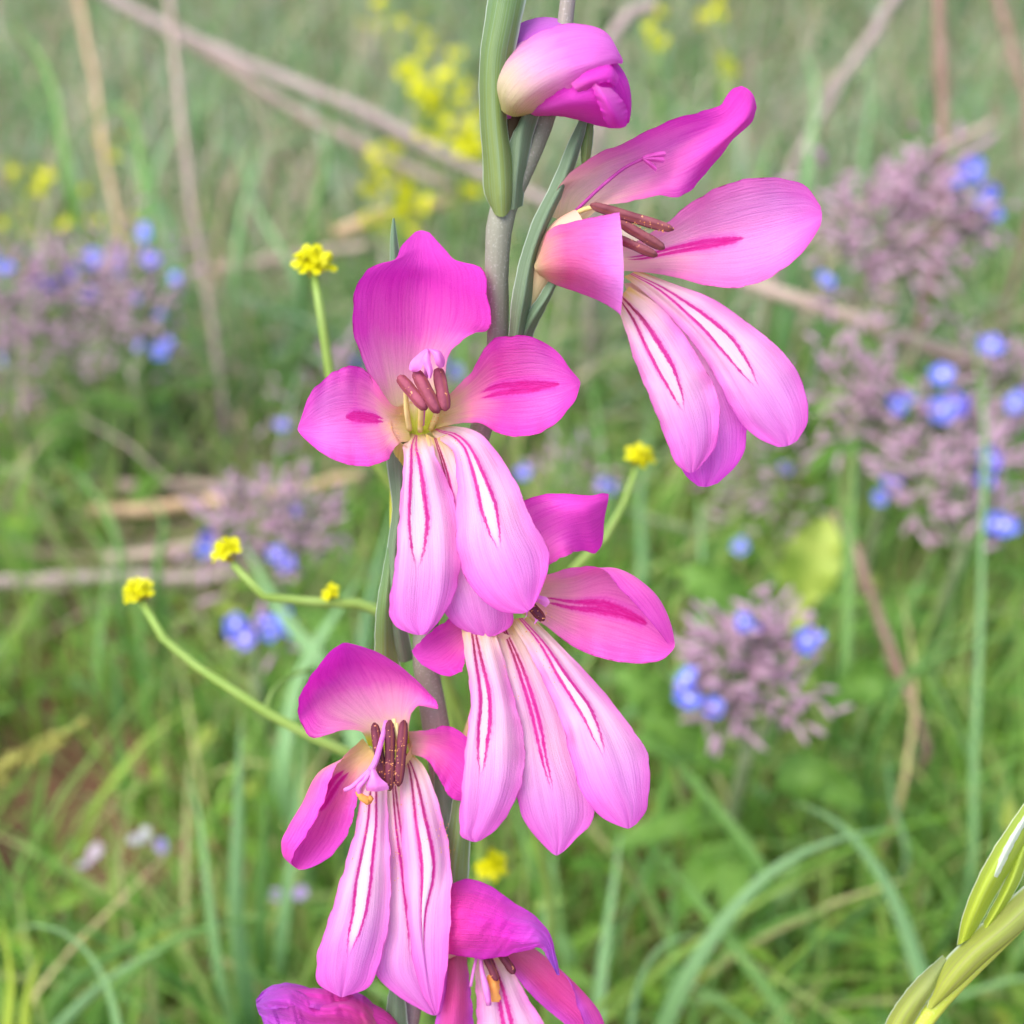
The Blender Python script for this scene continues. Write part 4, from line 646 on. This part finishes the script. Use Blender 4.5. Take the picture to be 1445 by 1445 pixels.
spray([(575, 108), (600, 112), (630, 104), (585, 130), (612, 138), (636, 146), (600, 154), (655, 108), (618, 122), (590, 118)], 1.0, (615, 210), 'dense blurred cluster of yellow blossoms left of the bud', 1.15)
spray([(662, 185), (668, 205), (660, 215), (672, 150), (618, 188), (548, 210), (655, 192), (664, 266)], .95, (640, 290), 'yellow blossoms touching the main stem under the slanting reed', 1.1)
spray([(523, 262), (540, 236), (560, 272), (580, 270), (596, 282), (575, 286), (548, 218), (520, 305), (555, 306), (590, 310), (570, 268), (586, 276)], .95, (560, 350), 'blurred yellow blossoms just above the open gladiolus hood', 1.05)
spray([(925, 40), (928, 58), (922, 30)], 1.0, (930, 130), 'pair of yellow blossoms right of the bud at the top')
spray([(998, 10), (1012, 16), (1025, 84), (1030, 90)], .95, (1025, 170), 'yellow blossoms above the tip of the upper right flower')
spray([(26, 246), (60, 254), (14, 236), (155, 212), (68, 248)], 1.0, (60, 330), 'pale yellow blossoms at the left edge above the lilac flowers', .9)
spray([(100, 318), (178, 326), (34, 318), (106, 270), (140, 310)], .95, (110, 390), 'scattered small yellow blossoms just above the left lilac flowers', .8)
# yellowish seed spike at lower left
b = at(-60, 1120, .44); e = empty('seed_spike', Vector((b.x, b.y, 0)))
tube('stem', e, [(*at(118, 1020, .42), .0006), (*at(60, 1052, .42), .001), (*at(-10, 1095, .43), .0012), (*b, .0012), (b.x, b.y + .02, -.01, .0014)], MST, n=20, seg=7)
r = random.Random(5); mb = MB()
for k in range(90):
    t = r.random(); c = at(118 - 130 * t, 1020 + 78 * t, .42); d = Vector((r.gauss(0, 1), r.gauss(0, 1), r.gauss(0, 1))).normalized()
    mb.tube([(*c, .0004), (*(c + d * .0025 * (0.5 + t)), .0011), (*(c + d * .0042 * (.5 + t)), .0004)], 5, 5)
o = mb.build('seed_heads', SEED, e); o['kind'] = 'stuff'; tag(e, 'yellowish seed spike leaning in from the left edge over bare soil', 'seed spike'); keep(50, 1055, 60, .42)

# --- anchusa: blue blossoms over mauve calyces
BM = [blossom_mesh(5, .0058, .0052, .15, 50 + k) for k in range(3)]; BV = [blossom_mesh(5, .0052, .0046, .25, 60 + k) for k in range(3)]
EYM = mesh([(math.cos(k) * .0014, math.sin(k) * .0014, .001) for k in np.linspace(0, 5.24, 6)] + [(0, 0, .0024)], [(k, (k + 1) % 6, 6) for k in range(6)], [(0, 0)] * 7)
for me in BM: me.materials.append(BLUE)
for me in BV: me.materials.append(BLUEV)
EYM.materials.append(EYE)
def anchusa(blues, clumps, z, label, s=1.0, violet=0.25):
    """blues: px,py ; clumps: px,py,rx,ry,count"""
    r = random.Random(len(label) * 7 + 1); cx = sum(c[0] for c in clumps) / len(clumps); cy = max(c[1] for c in clumps) + 60
    b = at(cx, cy, z + .01); 
    if b.z < .02: b.z = .02
    g0 = Vector((b.x + .01, b.y + .03, -.01)); e = empty('anchusa_plant', g0)
    mb = MB(); mb.tube([(*g0, .0034), (*((g0 + b) / 2 + Vector((-.004, 0, 0))), .003), (*b, .0026)], 10, 7); cal = MB()
    for (x, y, rx, ry, n) in clumps:
        c = at(x, y, z); keep(x, y, max(rx, ry) * .6, z - .05)
        mb.tube([(*b, .0022), (*(b.lerp(c, .55) + Vector((0, 0, -.006))), .002), (*c, .0014)], 8, 6)
        kx = z * TF / HALF
        for _ in range(n):
            p = c + Vector((r.gauss(0, .62) * rx * kx, r.gauss(0, .5) * max(rx, ry) * kx, r.gauss(0, .72) * ry * kx)); d = (p - c).normalized() * .6 + Vector((r.gauss(0, .6), r.gauss(0, .6), r.uniform(-.5, .9))); d.normalize(); L = r.uniform(.007, .014) * s
            cal.tube([(*p, .0006), (*(p + d * L * .3), .0011 * s), (*(p + d * L * .7), .0014 * s), (*(p + d * L), .0005)], 5, 5)
            if r.random() < .25: mb.tube([(*c, .0009), (*p, .0006)], 3, 4)
    mb.build('stem', ANST, e); o = cal.build('calyx', CAL, e); o['kind'] = 'stuff'
    for k in range(5):                                                       # hairy stem leaves
        a = r.uniform(0, 6.28); t = r.uniform(.15, .8); p0 = g0.lerp(b, t); d = Vector((math.cos(a), math.sin(a), .5)); w = d.cross(Vector((0, 0, 1))).normalized(); Vv = []
        for q in np.linspace(0, 1, 8):
            m_ = p0 + d * (.06 * q) + Vector((0, 0, -.03 * q * q)); ww = .007 * math.sin(math.pi * min(1, q * .93 + .07)) ** .7; Vv += [m_ - w * ww + Vector((0, 0, .002)), m_, m_ + w * ww + Vector((0, 0, .002))]
        link('leaf', npmesh(np.array(Vv), grid_faces(8, 3), np.array([(j % 3 / 2, j // 3 / 7) for j in range(24)])), SOFTL, e)
    blues = [q for p in blues for q in ([p, (p[0] + r.gauss(0, 15), p[1] + r.gauss(0, 10))] if r.random() < .35 else [p])]
    for (x, y) in blues:
        c = at(x + r.gauss(0, 3), y + r.gauss(0, 3), z - .012); keep(x, y, 24, z - .014); n = Vector((r.gauss(0, .5), -.8 + r.gauss(0, .3), .8 + r.gauss(0, .3)))
        f = inst('flower', (BV if r.random() < violet else BM)[r.randrange(3)], e, c, n + Vector((r.gauss(0, .5), 0, r.gauss(0, .4))), s * r.uniform(.6, 1.25), r.random() * 3); 
        q = inst('eye', EYM, f, Vector((0, 0, 0)), (0, 0, 1)); q.matrix_parent_inverse = Matrix(); q.matrix_basis = Matrix()
    tag(e, label, 'anchusa', 'blue anchusa plants'); return e
anchusa([(125, 360), (165, 369), (102, 386), (130, 408), (118, 415), (55, 396)], [(90, 400, 60, 40, 70), (150, 400, 60, 40, 70), (60, 450, 50, 40, 40)], .78, 'mauve anchusa with blue blossoms in the middle of the left cluster', 1.0, .5)
anchusa([(210, 357), (245, 390), (195, 422), (222, 450), (192, 487), (236, 487)], [(200, 390, 50, 40, 50), (215, 450, 45, 50, 45), (150, 470, 60, 50, 50)], .75, 'mauve anchusa at the right side of the left cluster, beside the brown stalk', .95, .4)
anchusa([(8, 380), (-10, 360), (2, 502)], [(20, 430, 60, 60, 70), (10, 510, 40, 50, 40)], .74, 'mauve anchusa cut by the left edge', 1.0, .4)
anchusa([(425, 718), (288, 772), (395, 790)], [(400, 720, 60, 36, 60), (340, 745, 60, 40, 60), (440, 750, 40, 40, 40)], .60, 'mauve anchusa behind the yellow head on the curved stalk', .95, .4)
anchusa([(338, 876), (396, 876), (330, 884), (405, 884)], [(360, 895, 40, 14, 16)], .52, 'low anchusa with two blue blossoms above the long slanting mustard stalk', .8, .4)
anchusa([(500, 512), (395, 598), (490, 600), (645, 520)], [(490, 520, 40, 30, 30), (420, 590, 40, 30, 20), (640, 540, 50, 40, 30)], .72, 'faint anchusa behind the open gladiolus flower', .8, .7)
anchusa([(1356, 248), (1380, 240), (1398, 270), (1404, 292), (1390, 285), (1170, 400)], [(1310, 270, 60, 40, 70), (1260, 330, 70, 50, 100), (1340, 310, 60, 40, 80), (1190, 320, 40, 60, 40)], .62, 'large mauve anchusa with bright blue blossoms at upper right', 1.15, .0)
anchusa([(1345, 572), (1330, 578), (1362, 570), (1335, 534), (1265, 566), (1240, 700)], [(1330, 600, 70, 36, 80), (1250, 590, 50, 50, 60), (1200, 540, 50, 60, 50)], .60, 'mauve anchusa with a flat blue blossom row in the middle of the right cluster', 1.0, .1)
anchusa([(1395, 650), (1380, 664), (1410, 738), (1402, 744)], [(1370, 660, 40, 30, 50), (1390, 720, 40, 40, 40), (1310, 680, 50, 50, 40)], .56, 'lower mauve anchusa of the right cluster, near the right edge', 1.0, .4)
anchusa([(1400, 486), (1442, 566), (1436, 574)], [(1430, 540, 40, 50, 50), (1400, 490, 40, 20, 20)], .64, 'mauve anchusa cut by the right edge', .95, .3)
anchusa([(1046, 880), (1066, 884), (1138, 904), (1156, 902), (968, 968), (975, 985), (992, 1000), (1012, 1000)], [(1030, 920, 46, 36, 90), (1080, 910, 40, 36, 70), (1020, 985, 40, 30, 50), (1095, 990, 40, 26, 40)], .47, 'small mauve anchusa with three blue clumps, right of the fanned petals', .82, .25)
anchusa([(850, 682), (745, 668), (1110, 660), (1050, 770)], [(800, 670, 60, 30, 30), (1080, 690, 60, 50, 50), (1060, 600, 50, 60, 40)], .68, 'faint anchusa between the main stem and the right cluster', .8, .6)

# --- broad yellowing leaves and grass tufts one can tell apart
def zat(z0): return lambda x, y, d: at(x, y, z0 + d)
def leaf_plant(leaves, z, stem, label, mat):
    b = at(*stem, z); e = empty('leafy_plant', Vector((b.x, b.y, 0)))
    tube('stem', e, [(*b, .0016), (b.x, b.y + .01, b.z * .5, .002), (b.x, b.y + .015, -.01, .0024)], MST, n=10, seg=7)
    for i, (x0, y0, x1, y1, w, m) in enumerate(leaves):
        A, B = np.array([x0, y0]), np.array([x1, y1]); L = np.linalg.norm(B - A); n = np.array([-(B - A)[1], (B - A)[0]]) / L; st = []
        for t, q in ((0, .12), (.12, .55), (.3, .92), (.5, 1), (.7, .85), (.88, .5), (1, .06)):
            c = A + (B - A) * t; dd = .01 * math.sin(t * 2.4) ; st.append((c[0] - n[0] * w * q, c[1] - n[1] * w * q, -dd - .006 * q, c[0], c[1], -dd, c[0] + n[0] * w * q, c[1] + n[1] * w * q, -dd - .006 * q))
        sheet('leaf', e, st, m, nv=20, nu=9, ruffle=.003, seed=i, fn=zat(z), jag=3)
        p = at(x0, y0, z); mb = MB(); mb.tube([(*b, .0012), (*(b.lerp(p, .5) + Vector((0, 0, -.005))), .001), (*p, .0008)], 6, 5); mb.build('leaf_stalk', MST, e)
        for t in (.2, .5, .8): keep(x0 + (x1 - x0) * t, y0 + (y1 - y0) * t, 40, z - .01)
    tag(e, label, 'plant', 'broad leaved plants'); return e
leaf_plant([(1120, 860, 1170, 730, 42, YLEAF), (1060, 860, 965, 800, 34, SOFTL), (1125, 850, 1135, 940, 22, YLEAF)], .55, (1110, 880), 'plant with large yellowing leaves right of the fanned petals', YLEAF)
leaf_plant([(1190, 960, 1260, 960, 34, SOFTL), (1190, 960, 1170, 1010, 30, SOFTL), (1120, 1060, 1140, 1130, 36, SOFTL), (1120, 1070, 1220, 1140, 26, SOFTL), (960, 1000, 870, 950, 30, SOFTL), (1000, 1060, 900, 1000, 26, SOFTL)], .50, (1150, 1080), 'plant with soft green leaves under the small mauve anchusa', SOFTL)
def tuft(blades, label, name='grass_tuft'):
    """blades: list of (px path from tip to foot with z, half width in metres, material index)"""
    f = blades[0][0][-1]; b = at(*f); e = empty(name, Vector((b.x, b.y, 0)))
    for bi, (px, w, mi) in enumerate(blades):
        P = [at(*p) for p in px]; q = P[-1]
        if q.z > .01: P += [Vector((q.x * .7 + b.x * .3, q.y + .006, q.z * .5)), Vector((b.x * .6 + q.x * .4, q.y + .01, -.01))]
        A = smooth_path([tuple(p) for p in P], 30); rows = []; n = len(A)
        for i in range(n):
            t = i / (n - 1); T = Vector(A[min(i + 1, n - 1)] - A[max(i - 1, 0)]).normalized(); vw = (Vector(A[i]) - CAM).normalized()
            tw = Vector((math.cos(bi * 2.1 + .4 * t), math.sin(bi * 2.1 + .4 * t), .3)); s = (T.cross(FWD * .8 + tw * .5)).normalized(); ww = w * .6 * min(1, (t / .45) ** .75 + .02) * (1 - .25 * max(0, t - .6)); k = T.cross(s) * ww * .35
            c = Vector(A[i]); rows += [c - s * ww, c - s * ww * .5 + k * .7, c + k, c + s * ww * .5 + k * .7, c + s * ww]
        UVs = np.array([(j % 5 / 4, 1 - j // 5 / (n - 1)) for j in range(n * 5)])
        link('blade', npmesh(np.array([tuple(v) for v in rows]), grid_faces(n, 5), UVs), BLADE[mi], e)
        for p in px: keep(p[0], p[1], 20, p[2])
    tag(e, label, 'grass', 'grass tufts that stand out'); return e
tuft([([(1260, 1168, .40), (1180, 1185, .40), (1100, 1222, .40), (1030, 1290, .40), (975, 1370, .40), (930, 1470, .41)], .0045, 0), ([(1120, 1130, .42), (1180, 1160, .42), (1240, 1230, .42), (1285, 1330, .42), (1310, 1460, .42)], .0055, 0), ([(985, 1318, .39), (940, 1330, .39), (905, 1380, .39), (890, 1460, .39)], .0040, 0)], 'tuft with two crossing arched blades at the lower right')
tuft([([(262, 1085, .42), (280, 1150, .42), (292, 1250, .42), (310, 1380, .43)], .0050, 0), ([(340, 1010, .44), (336, 1150, .44), (334, 1290, .44), (350, 1420, .45)], .0050, 0), ([(380, 1080, .45), (372, 1200, .45), (368, 1330, .45)], .0045, 1), ([(430, 1020, .46), (415, 1180, .46), (395, 1340, .46)], .0048, 0)], 'tuft of upright blue green blades left of the long lower petals')
tuft([([(20, 1310, .36), (60, 1306, .36), (110, 1330, .36), (150, 1390, .36), (170, 1470, .36)], .0052, 0), ([(100, 1360, .37), (60, 1340, .37), (40, 1400, .37), (36, 1480, .37)][1:], .0068, 2), ([(230, 1340, .40), (170, 1370, .40), (110, 1420, .39), (60, 1480, .39)], .0048, 0), ([(0, 1290, .38), (15, 1380, .38), (10, 1470, .38)], .0070, 2)], 'tuft with drooping blades and a broad lime blade in the lower left corner')
tuft([([(260, 1180, .46), (180, 1260, .45), (100, 1340, .44), (40, 1420, .43)], .0014, 3), ([(300, 1260, .42), (240, 1300, .42), (170, 1340, .42), (90, 1400, .41)], .0050, 1), ([(420, 1290, .44), (330, 1300, .43), (240, 1330, .42), (160, 1400, .42)], .0036, 1)], 'tuft with slanting green blades left of the wilted flower')
tuft([([(1392, 480, .50), (1388, 650, .49), (1384, 850, .48), (1374, 1080, .47), (1370, 1240, .47)], .0022, 0), ([(1340, 400, .55), (1370, 470, .54), (1385, 560, .53), (1392, 700, .52)], .0030, 1), ([(1445, 1010, .46), (1420, 1100, .46), (1400, 1220, .46), (1390, 1340, .46)], .0036, 1)], 'tall upright blades near the right edge above the budding gladiolus')
tuft([([(1205, 600, .56), (1202, 720, .54), (1196, 840, .53), (1192, 960, .52)], .0040, 1), ([(1176, 640, .57), (1190, 760, .56), (1196, 880, .55)], .0045, 1)], 'yellow green blade standing beside the large yellowing leaf')
tuft([([(1268, 820, .50), (1284, 900, .50), (1290, 980, .50), (1274, 1110, .50)], .0020, 3), ([(1445, 850, .48), (1360, 890, .48), (1300, 930, .48), (1250, 1010, .48)], .0034, 1), ([(1445, 890, .5), (1340, 920, .5), (1240, 990, .5)], .003, 1)], 'thin straw coloured blade with arching green blades in the right grass')
tuft([([(876, 1170, .46), (864, 1260, .45), (850, 1360, .44), (840, 1460, .43)], .0048, 0), ([(780, 1200, .46), (770, 1300, .46), (764, 1380, .46)], .0044, 0), ([(945, 1180, .48), (950, 1290, .47), (945, 1400, .46)], .004, 1)], 'upright blades just right of the ageing lower flower')
tuft([([(870, 990, .5), (950, 1070, .5), (1010, 1140, .49), (1080, 1240, .48)], .0046, 1), ([(905, 1180, .47), (960, 1240, .47), (1040, 1340, .46), (1120, 1460, .44)], .0042, 1), ([(1250, 1050, .46), (1260, 1130, .46), (1280, 1200, .46)], .0040, 0)], 'long leaning green blades under the fanned petals')
tuft([([(520, 800, .5), (470, 870, .48), (420, 960, .47), (400, 1060, .46)], .0075, 0), ([(340, 760, .52), (400, 870, .5), (470, 960, .48), (520, 1080, .46)], .0075, 0), ([(560, 700, .52), (520, 860, .5), (500, 1010, .48)], .006, 0)], 'broad blue green leaves behind the curved mustard stalk')
tuft([([(110, 730, .6), (150, 790, .59), (145, 860, .58), (135, 950, .57)], .0042, 1), ([(60, 640, .62), (120, 680, .61), (165, 760, .6), (170, 860, .59)], .0034, 1), ([(200, 700, .6), (225, 720, .6), (222, 800, .59)], .0055, 1)], 'pale curved blades beside the reed pieces at left')
tuft([([(0, 20, .8), (40, 60, .8), (72, 120, .79), (90, 220, .78)], .011, 1), ([(110, 190, .8), (170, 150, .8), (200, 230, .79), (210, 330, .78)], .008, 1), ([(160, 190, .82), (190, 240, .81), (240, 320, .8), (245, 400, .79)], .007, 0), ([(320, 130, .86), (250, 180, .85), (215, 260, .84), (230, 360, .83)], .006, 0)], 'broad soft green blades in the upper left corner')
tuft([([(430, 190, .85), (380, 210, .85), (350, 270, .84), (330, 380, .83)], .005, 0), ([(280, 170, .85), (330, 210, .85), (360, 290, .84), (420, 400, .83)], .004, 0), ([(470, 120, .9), (460, 220, .88), (440, 330, .86)], .006, 1)], 'arched grey green blades under the slanting reed at upper left')
tuft([([(1130, 60, .78), (1150, 120, .77), (1140, 230, .76)], .008, 0), ([(1230, 70, .75), (1228, 140, .75), (1215, 250, .74)], .007, 0), ([(1445, 60, .7), (1410, 60, .7), (1392, 110, .7), (1388, 200, .7)], .005, 0), ([(1100, 180, .78), (1070, 260, .77), (1085, 380, .76)], .006, 1), ([(1445, 130, .72), (1380, 150, .72), (1340, 200, .71), (1280, 280, .7)], .003, 0)], 'arched blades around the brown stalk at upper right')
tuft([([(640, 330, .8), (650, 480, .78), (655, 640, .76)], .005, 1), ([(830, 520, .7), (850, 640, .68), (855, 760, .66)], .005, 1), ([(920, 560, .66), (905, 700, .64), (900, 840, .62)], .005, 0), ([(985, 690, .6), (990, 790, .58), (980, 920, .56)], .004, 0)], 'upright blades behind the main stem between the flowers')

# --- fallen petals on the soil at lower left
def fallen(x, y, z, s, c, label):
    p = at(x, y, z); mb = MB(); r = random.Random(x)
    for k in range(3): petal_quad(mb, p + Vector((r.gauss(0, s * .2), r.gauss(0, s * .2), 0)), Vector((r.gauss(0, 1), r.gauss(0, 1), .3)).normalized(), Vector((r.gauss(0, .4), -.5, 1)).normalized(), s, s * .9, .5)
    o = mb.build('fallen_petal', simple('fallen_' + str(x), c, srgb(226, 216, 232), 120, .5, .3)); tag(o, label, 'petal'); keep(x, y, 30, z)
fallen(412, 1272, .47, .006, srgb(186, 150, 214), 'pale lilac fallen petal beside the long lower petals')
fallen(236, 1200, .50, .006, srgb(126, 112, 190), 'violet blue fallen petal on the soil at lower left')
fallen(205, 1188, .50, .005, srgb(226, 226, 222), 'white fallen petal next to the violet blue one on the soil')
fallen(130, 1212, .52, .007, srgb(182, 160, 176), 'dusty mauve fallen petal near the left edge')

# ------------------------------------------------------------------ grass, straw and ground leaves nobody could count
cP, sP = math.cos(PITCH), math.sin(PITCH)
def project(P):
    d = P - np.array([0, 0, CAMH]); z = d[..., 1] * cP - d[..., 2] * sP; zz = np.maximum(z, .02)
    return HALF + d[..., 0] / (zz * TF) * HALF, HALF - (d[..., 1] * sP + d[..., 2] * cP) / (zz * TF) * HALF, z
SC = np.array(SCREEN)
SPARSE = [(60, 1110, .05), (180, 1060, .03), (230, 1230, .04), (60, 1200, .035), (110, 1270, .035), (20, 1150, .04)]
def scatter(n, y0, y1, falloff=1.0):
    y = y0 + (y1 - y0) * rng.random(n) ** falloff; x = (rng.random(n) * 2 - 1) * (.34 + (.62 if y1 < 1.3 else .85) * y); return x, y
def blades(name, n, mat, label, cat, y0, y1, h0, h1, w0, w1, lean=.5, droop=.5, falloff=1.0, hfar=0.0, ycut=None, clear=True, seg=6, sparse=True, xr=None):
    x, y = scatter(n, y0, y1, falloff)
    if xr: x = rng.uniform(xr[0], xr[1], n)
    dens = np.array([mnoise.noise(Vector((a * 4, b * 4, 9 + n * .01))) for a, b in zip(x, y)]); ok = rng.random(n) < np.clip(.75 + dens * .9, .15, 1)
    if sparse:
        for (px, py, rr) in SPARSE:
            g = ground_at(px, py); ok &= ~((np.hypot(x - g.x, y - g.y) < rr) & (rng.random(n) < .72))
    x, y = x[ok], y[ok]; n = len(x); h = (h0 + (h1 - h0) * rng.random(n) ** 1.3) * (1 + hfar * np.clip(y - .6, 0, 1.5)); w = w0 + (w1 - w0) * rng.random(n)
    ph = rng.uniform(0, 6.283, n); ln = lean * rng.random(n); dr = droop * rng.random(n) ** 1.5; tw = rng.normal(0, .6, n)
    t = np.linspace(0, 1, seg)[None, :]; dx, dy = np.cos(ph)[:, None], np.sin(ph)[:, None]; hh = h[:, None]
    out = hh * (ln[:, None] * t + dr[:, None] * t ** 2.2); up = hh * (t * (1 - .12 * ln[:, None]) - dr[:, None] * .62 * t ** 3)
    C = np.stack([x[:, None] + dx * out, y[:, None] + dy * out, up - .012], -1)
    wd = w[:, None] * np.sqrt(np.clip(1 - t, 0, 1)) * (.55 + .45 * np.minimum(1, t * 4)) * .5; a = ph[:, None] + math.pi / 2 + tw[:, None] * (1 + .6 * t)
    sd = np.stack([np.cos(a) * wd, np.sin(a) * wd, np.zeros_like(wd)], -1)
    V = np.stack([C - sd, C + sd], 2)                                        # n, seg, 2, 3
    X, Y, Z = project(C); inside = (np.abs(X - HALF) < 1000) & (np.abs(Y - HALF) < 1000)
    bad = ((Z < .335) & inside).any(1)
    if clear:
        for (px, py, pr, pz) in SC: bad |= ((X - px) ** 2 + (Y - py) ** 2 < (pr * 1.1) ** 2).__and__(Z < pz - .004).any(1) & (rng.random(n) < .96)
    V = V[~bad]; n = len(V); k = rng.random(n)
    UV = np.broadcast_to(np.stack(np.broadcast_arrays(k[:, None, None], t[0][None, :, None] + np.zeros((1, 1, 2))), -1), (n, seg, 2, 2)).reshape(-1, 2)
    q = np.arange(seg - 1); f = np.stack([2 * q, 2 * q + 1, 2 * q + 3, 2 * q + 2], 1)
    Fq = (f[None] + (np.arange(n) * seg * 2)[:, None, None]).reshape(-1, 4)
    o = link(name, npmesh(V.reshape(-1, 3), Fq, UV), mat); tag(o, label, cat, None, 'stuff'); return o
blades('grass', 17000, GREEN, 'green grass blades filling the near meadow', 'grass', .24, 1.05, .05, .17, .0018, .0052, .5, .6, 1.1)
blades('fine_grass', 17000, GREEN, 'fine short green grass low over the soil', 'grass', .22, 1.2, .02, .10, .0008, .0026, 1.0, .7, 1.1)
blades('meadow_grass', 21000, GREY, 'grey green grass of the far meadow', 'grass', .78, 2.0, .07, .20, .003, .008, .9, 1.0, 1.2, .2)
blades('dry_grass', 5000, STRAW, 'straw coloured dead grass among the green', 'grass', .74, 2.0, .08, .26, .0018, .005, 1.2, .6, 1.2, .2)
blades('fallen_straw', 1500, STRAW, 'tangle of fallen straw on the ground at left centre', 'grass', .62, .95, .05, .12, .002, .005, 2.6, .3, 1.0, 0, xr=(-.42, -.02))
blades('far_grass', 16000, GREY, 'tall grass farthest behind', 'grass', 1.9, 5.0, .15, .4, .008, .018, .7, .6, 1.0, 0, clear=False)
def ground_leaves(n):
    x, y = scatter(n, .24, 2.2, 1.3); ok = np.ones(n, bool)
    for (px, py, rr) in SPARSE:
        g = ground_at(px, py); ok &= ~((np.hypot(x - g.x, y - g.y) < rr) & (rng.random(n) < .8))
    x, y = x[ok], y[ok]; n = len(x); z = rng.random(n) ** 1.6 * .07; ph = rng.uniform(0, 6.283, n); L = rng.uniform(.006, .02, n); Wd = L * rng.uniform(.12, .28, n); tl = rng.normal(.25, .4, n)
    t = np.array([0, .25, .6, .85, 1.0]); wq = np.array([.15, .85, 1, .6, .05]); D = np.stack([np.cos(ph) * np.cos(tl), np.sin(ph) * np.cos(tl), np.sin(tl)], -1); Sd = np.stack([-np.sin(ph), np.cos(ph), np.zeros(n)], -1)
    B = np.stack([x, y, z - .004], -1); C = B[:, None] + D[:, None] * (t[None, :, None] * L[:, None, None]); C[..., 2] -= (t ** 2)[None] * L[:, None] * .3
    s = Sd[:, None] * (wq[None, :, None] * Wd[:, None, None]); V = np.stack([C - s, C + s], 2); X, Y, Z = project(C); bad = ((Z < .36)).any(1)
    for (px, py, pr, pz) in SC: bad |= (((X - px) ** 2 + (Y - py) ** 2 < pr ** 2) & (Z < pz - .004)).any(1)
    V = V[~bad]; n = len(V); k = rng.random(n); UV = np.broadcast_to(np.stack(np.broadcast_arrays(k[:, None, None], t[None, :, None] + np.zeros((1, 1, 2))), -1), (n, 5, 2, 2)).reshape(-1, 2)
    q = np.arange(4); f = np.stack([2 * q, 2 * q + 1, 2 * q + 3, 2 * q + 2], 1); Fq = (f[None] + (np.arange(n) * 10)[:, None, None]).reshape(-1, 4)
    tag(link('ground_cover', npmesh(V.reshape(-1, 3), Fq, UV), FORB), 'small green herb leaves close to the soil', 'ground cover', None, 'stuff')
ground_leaves(14000)
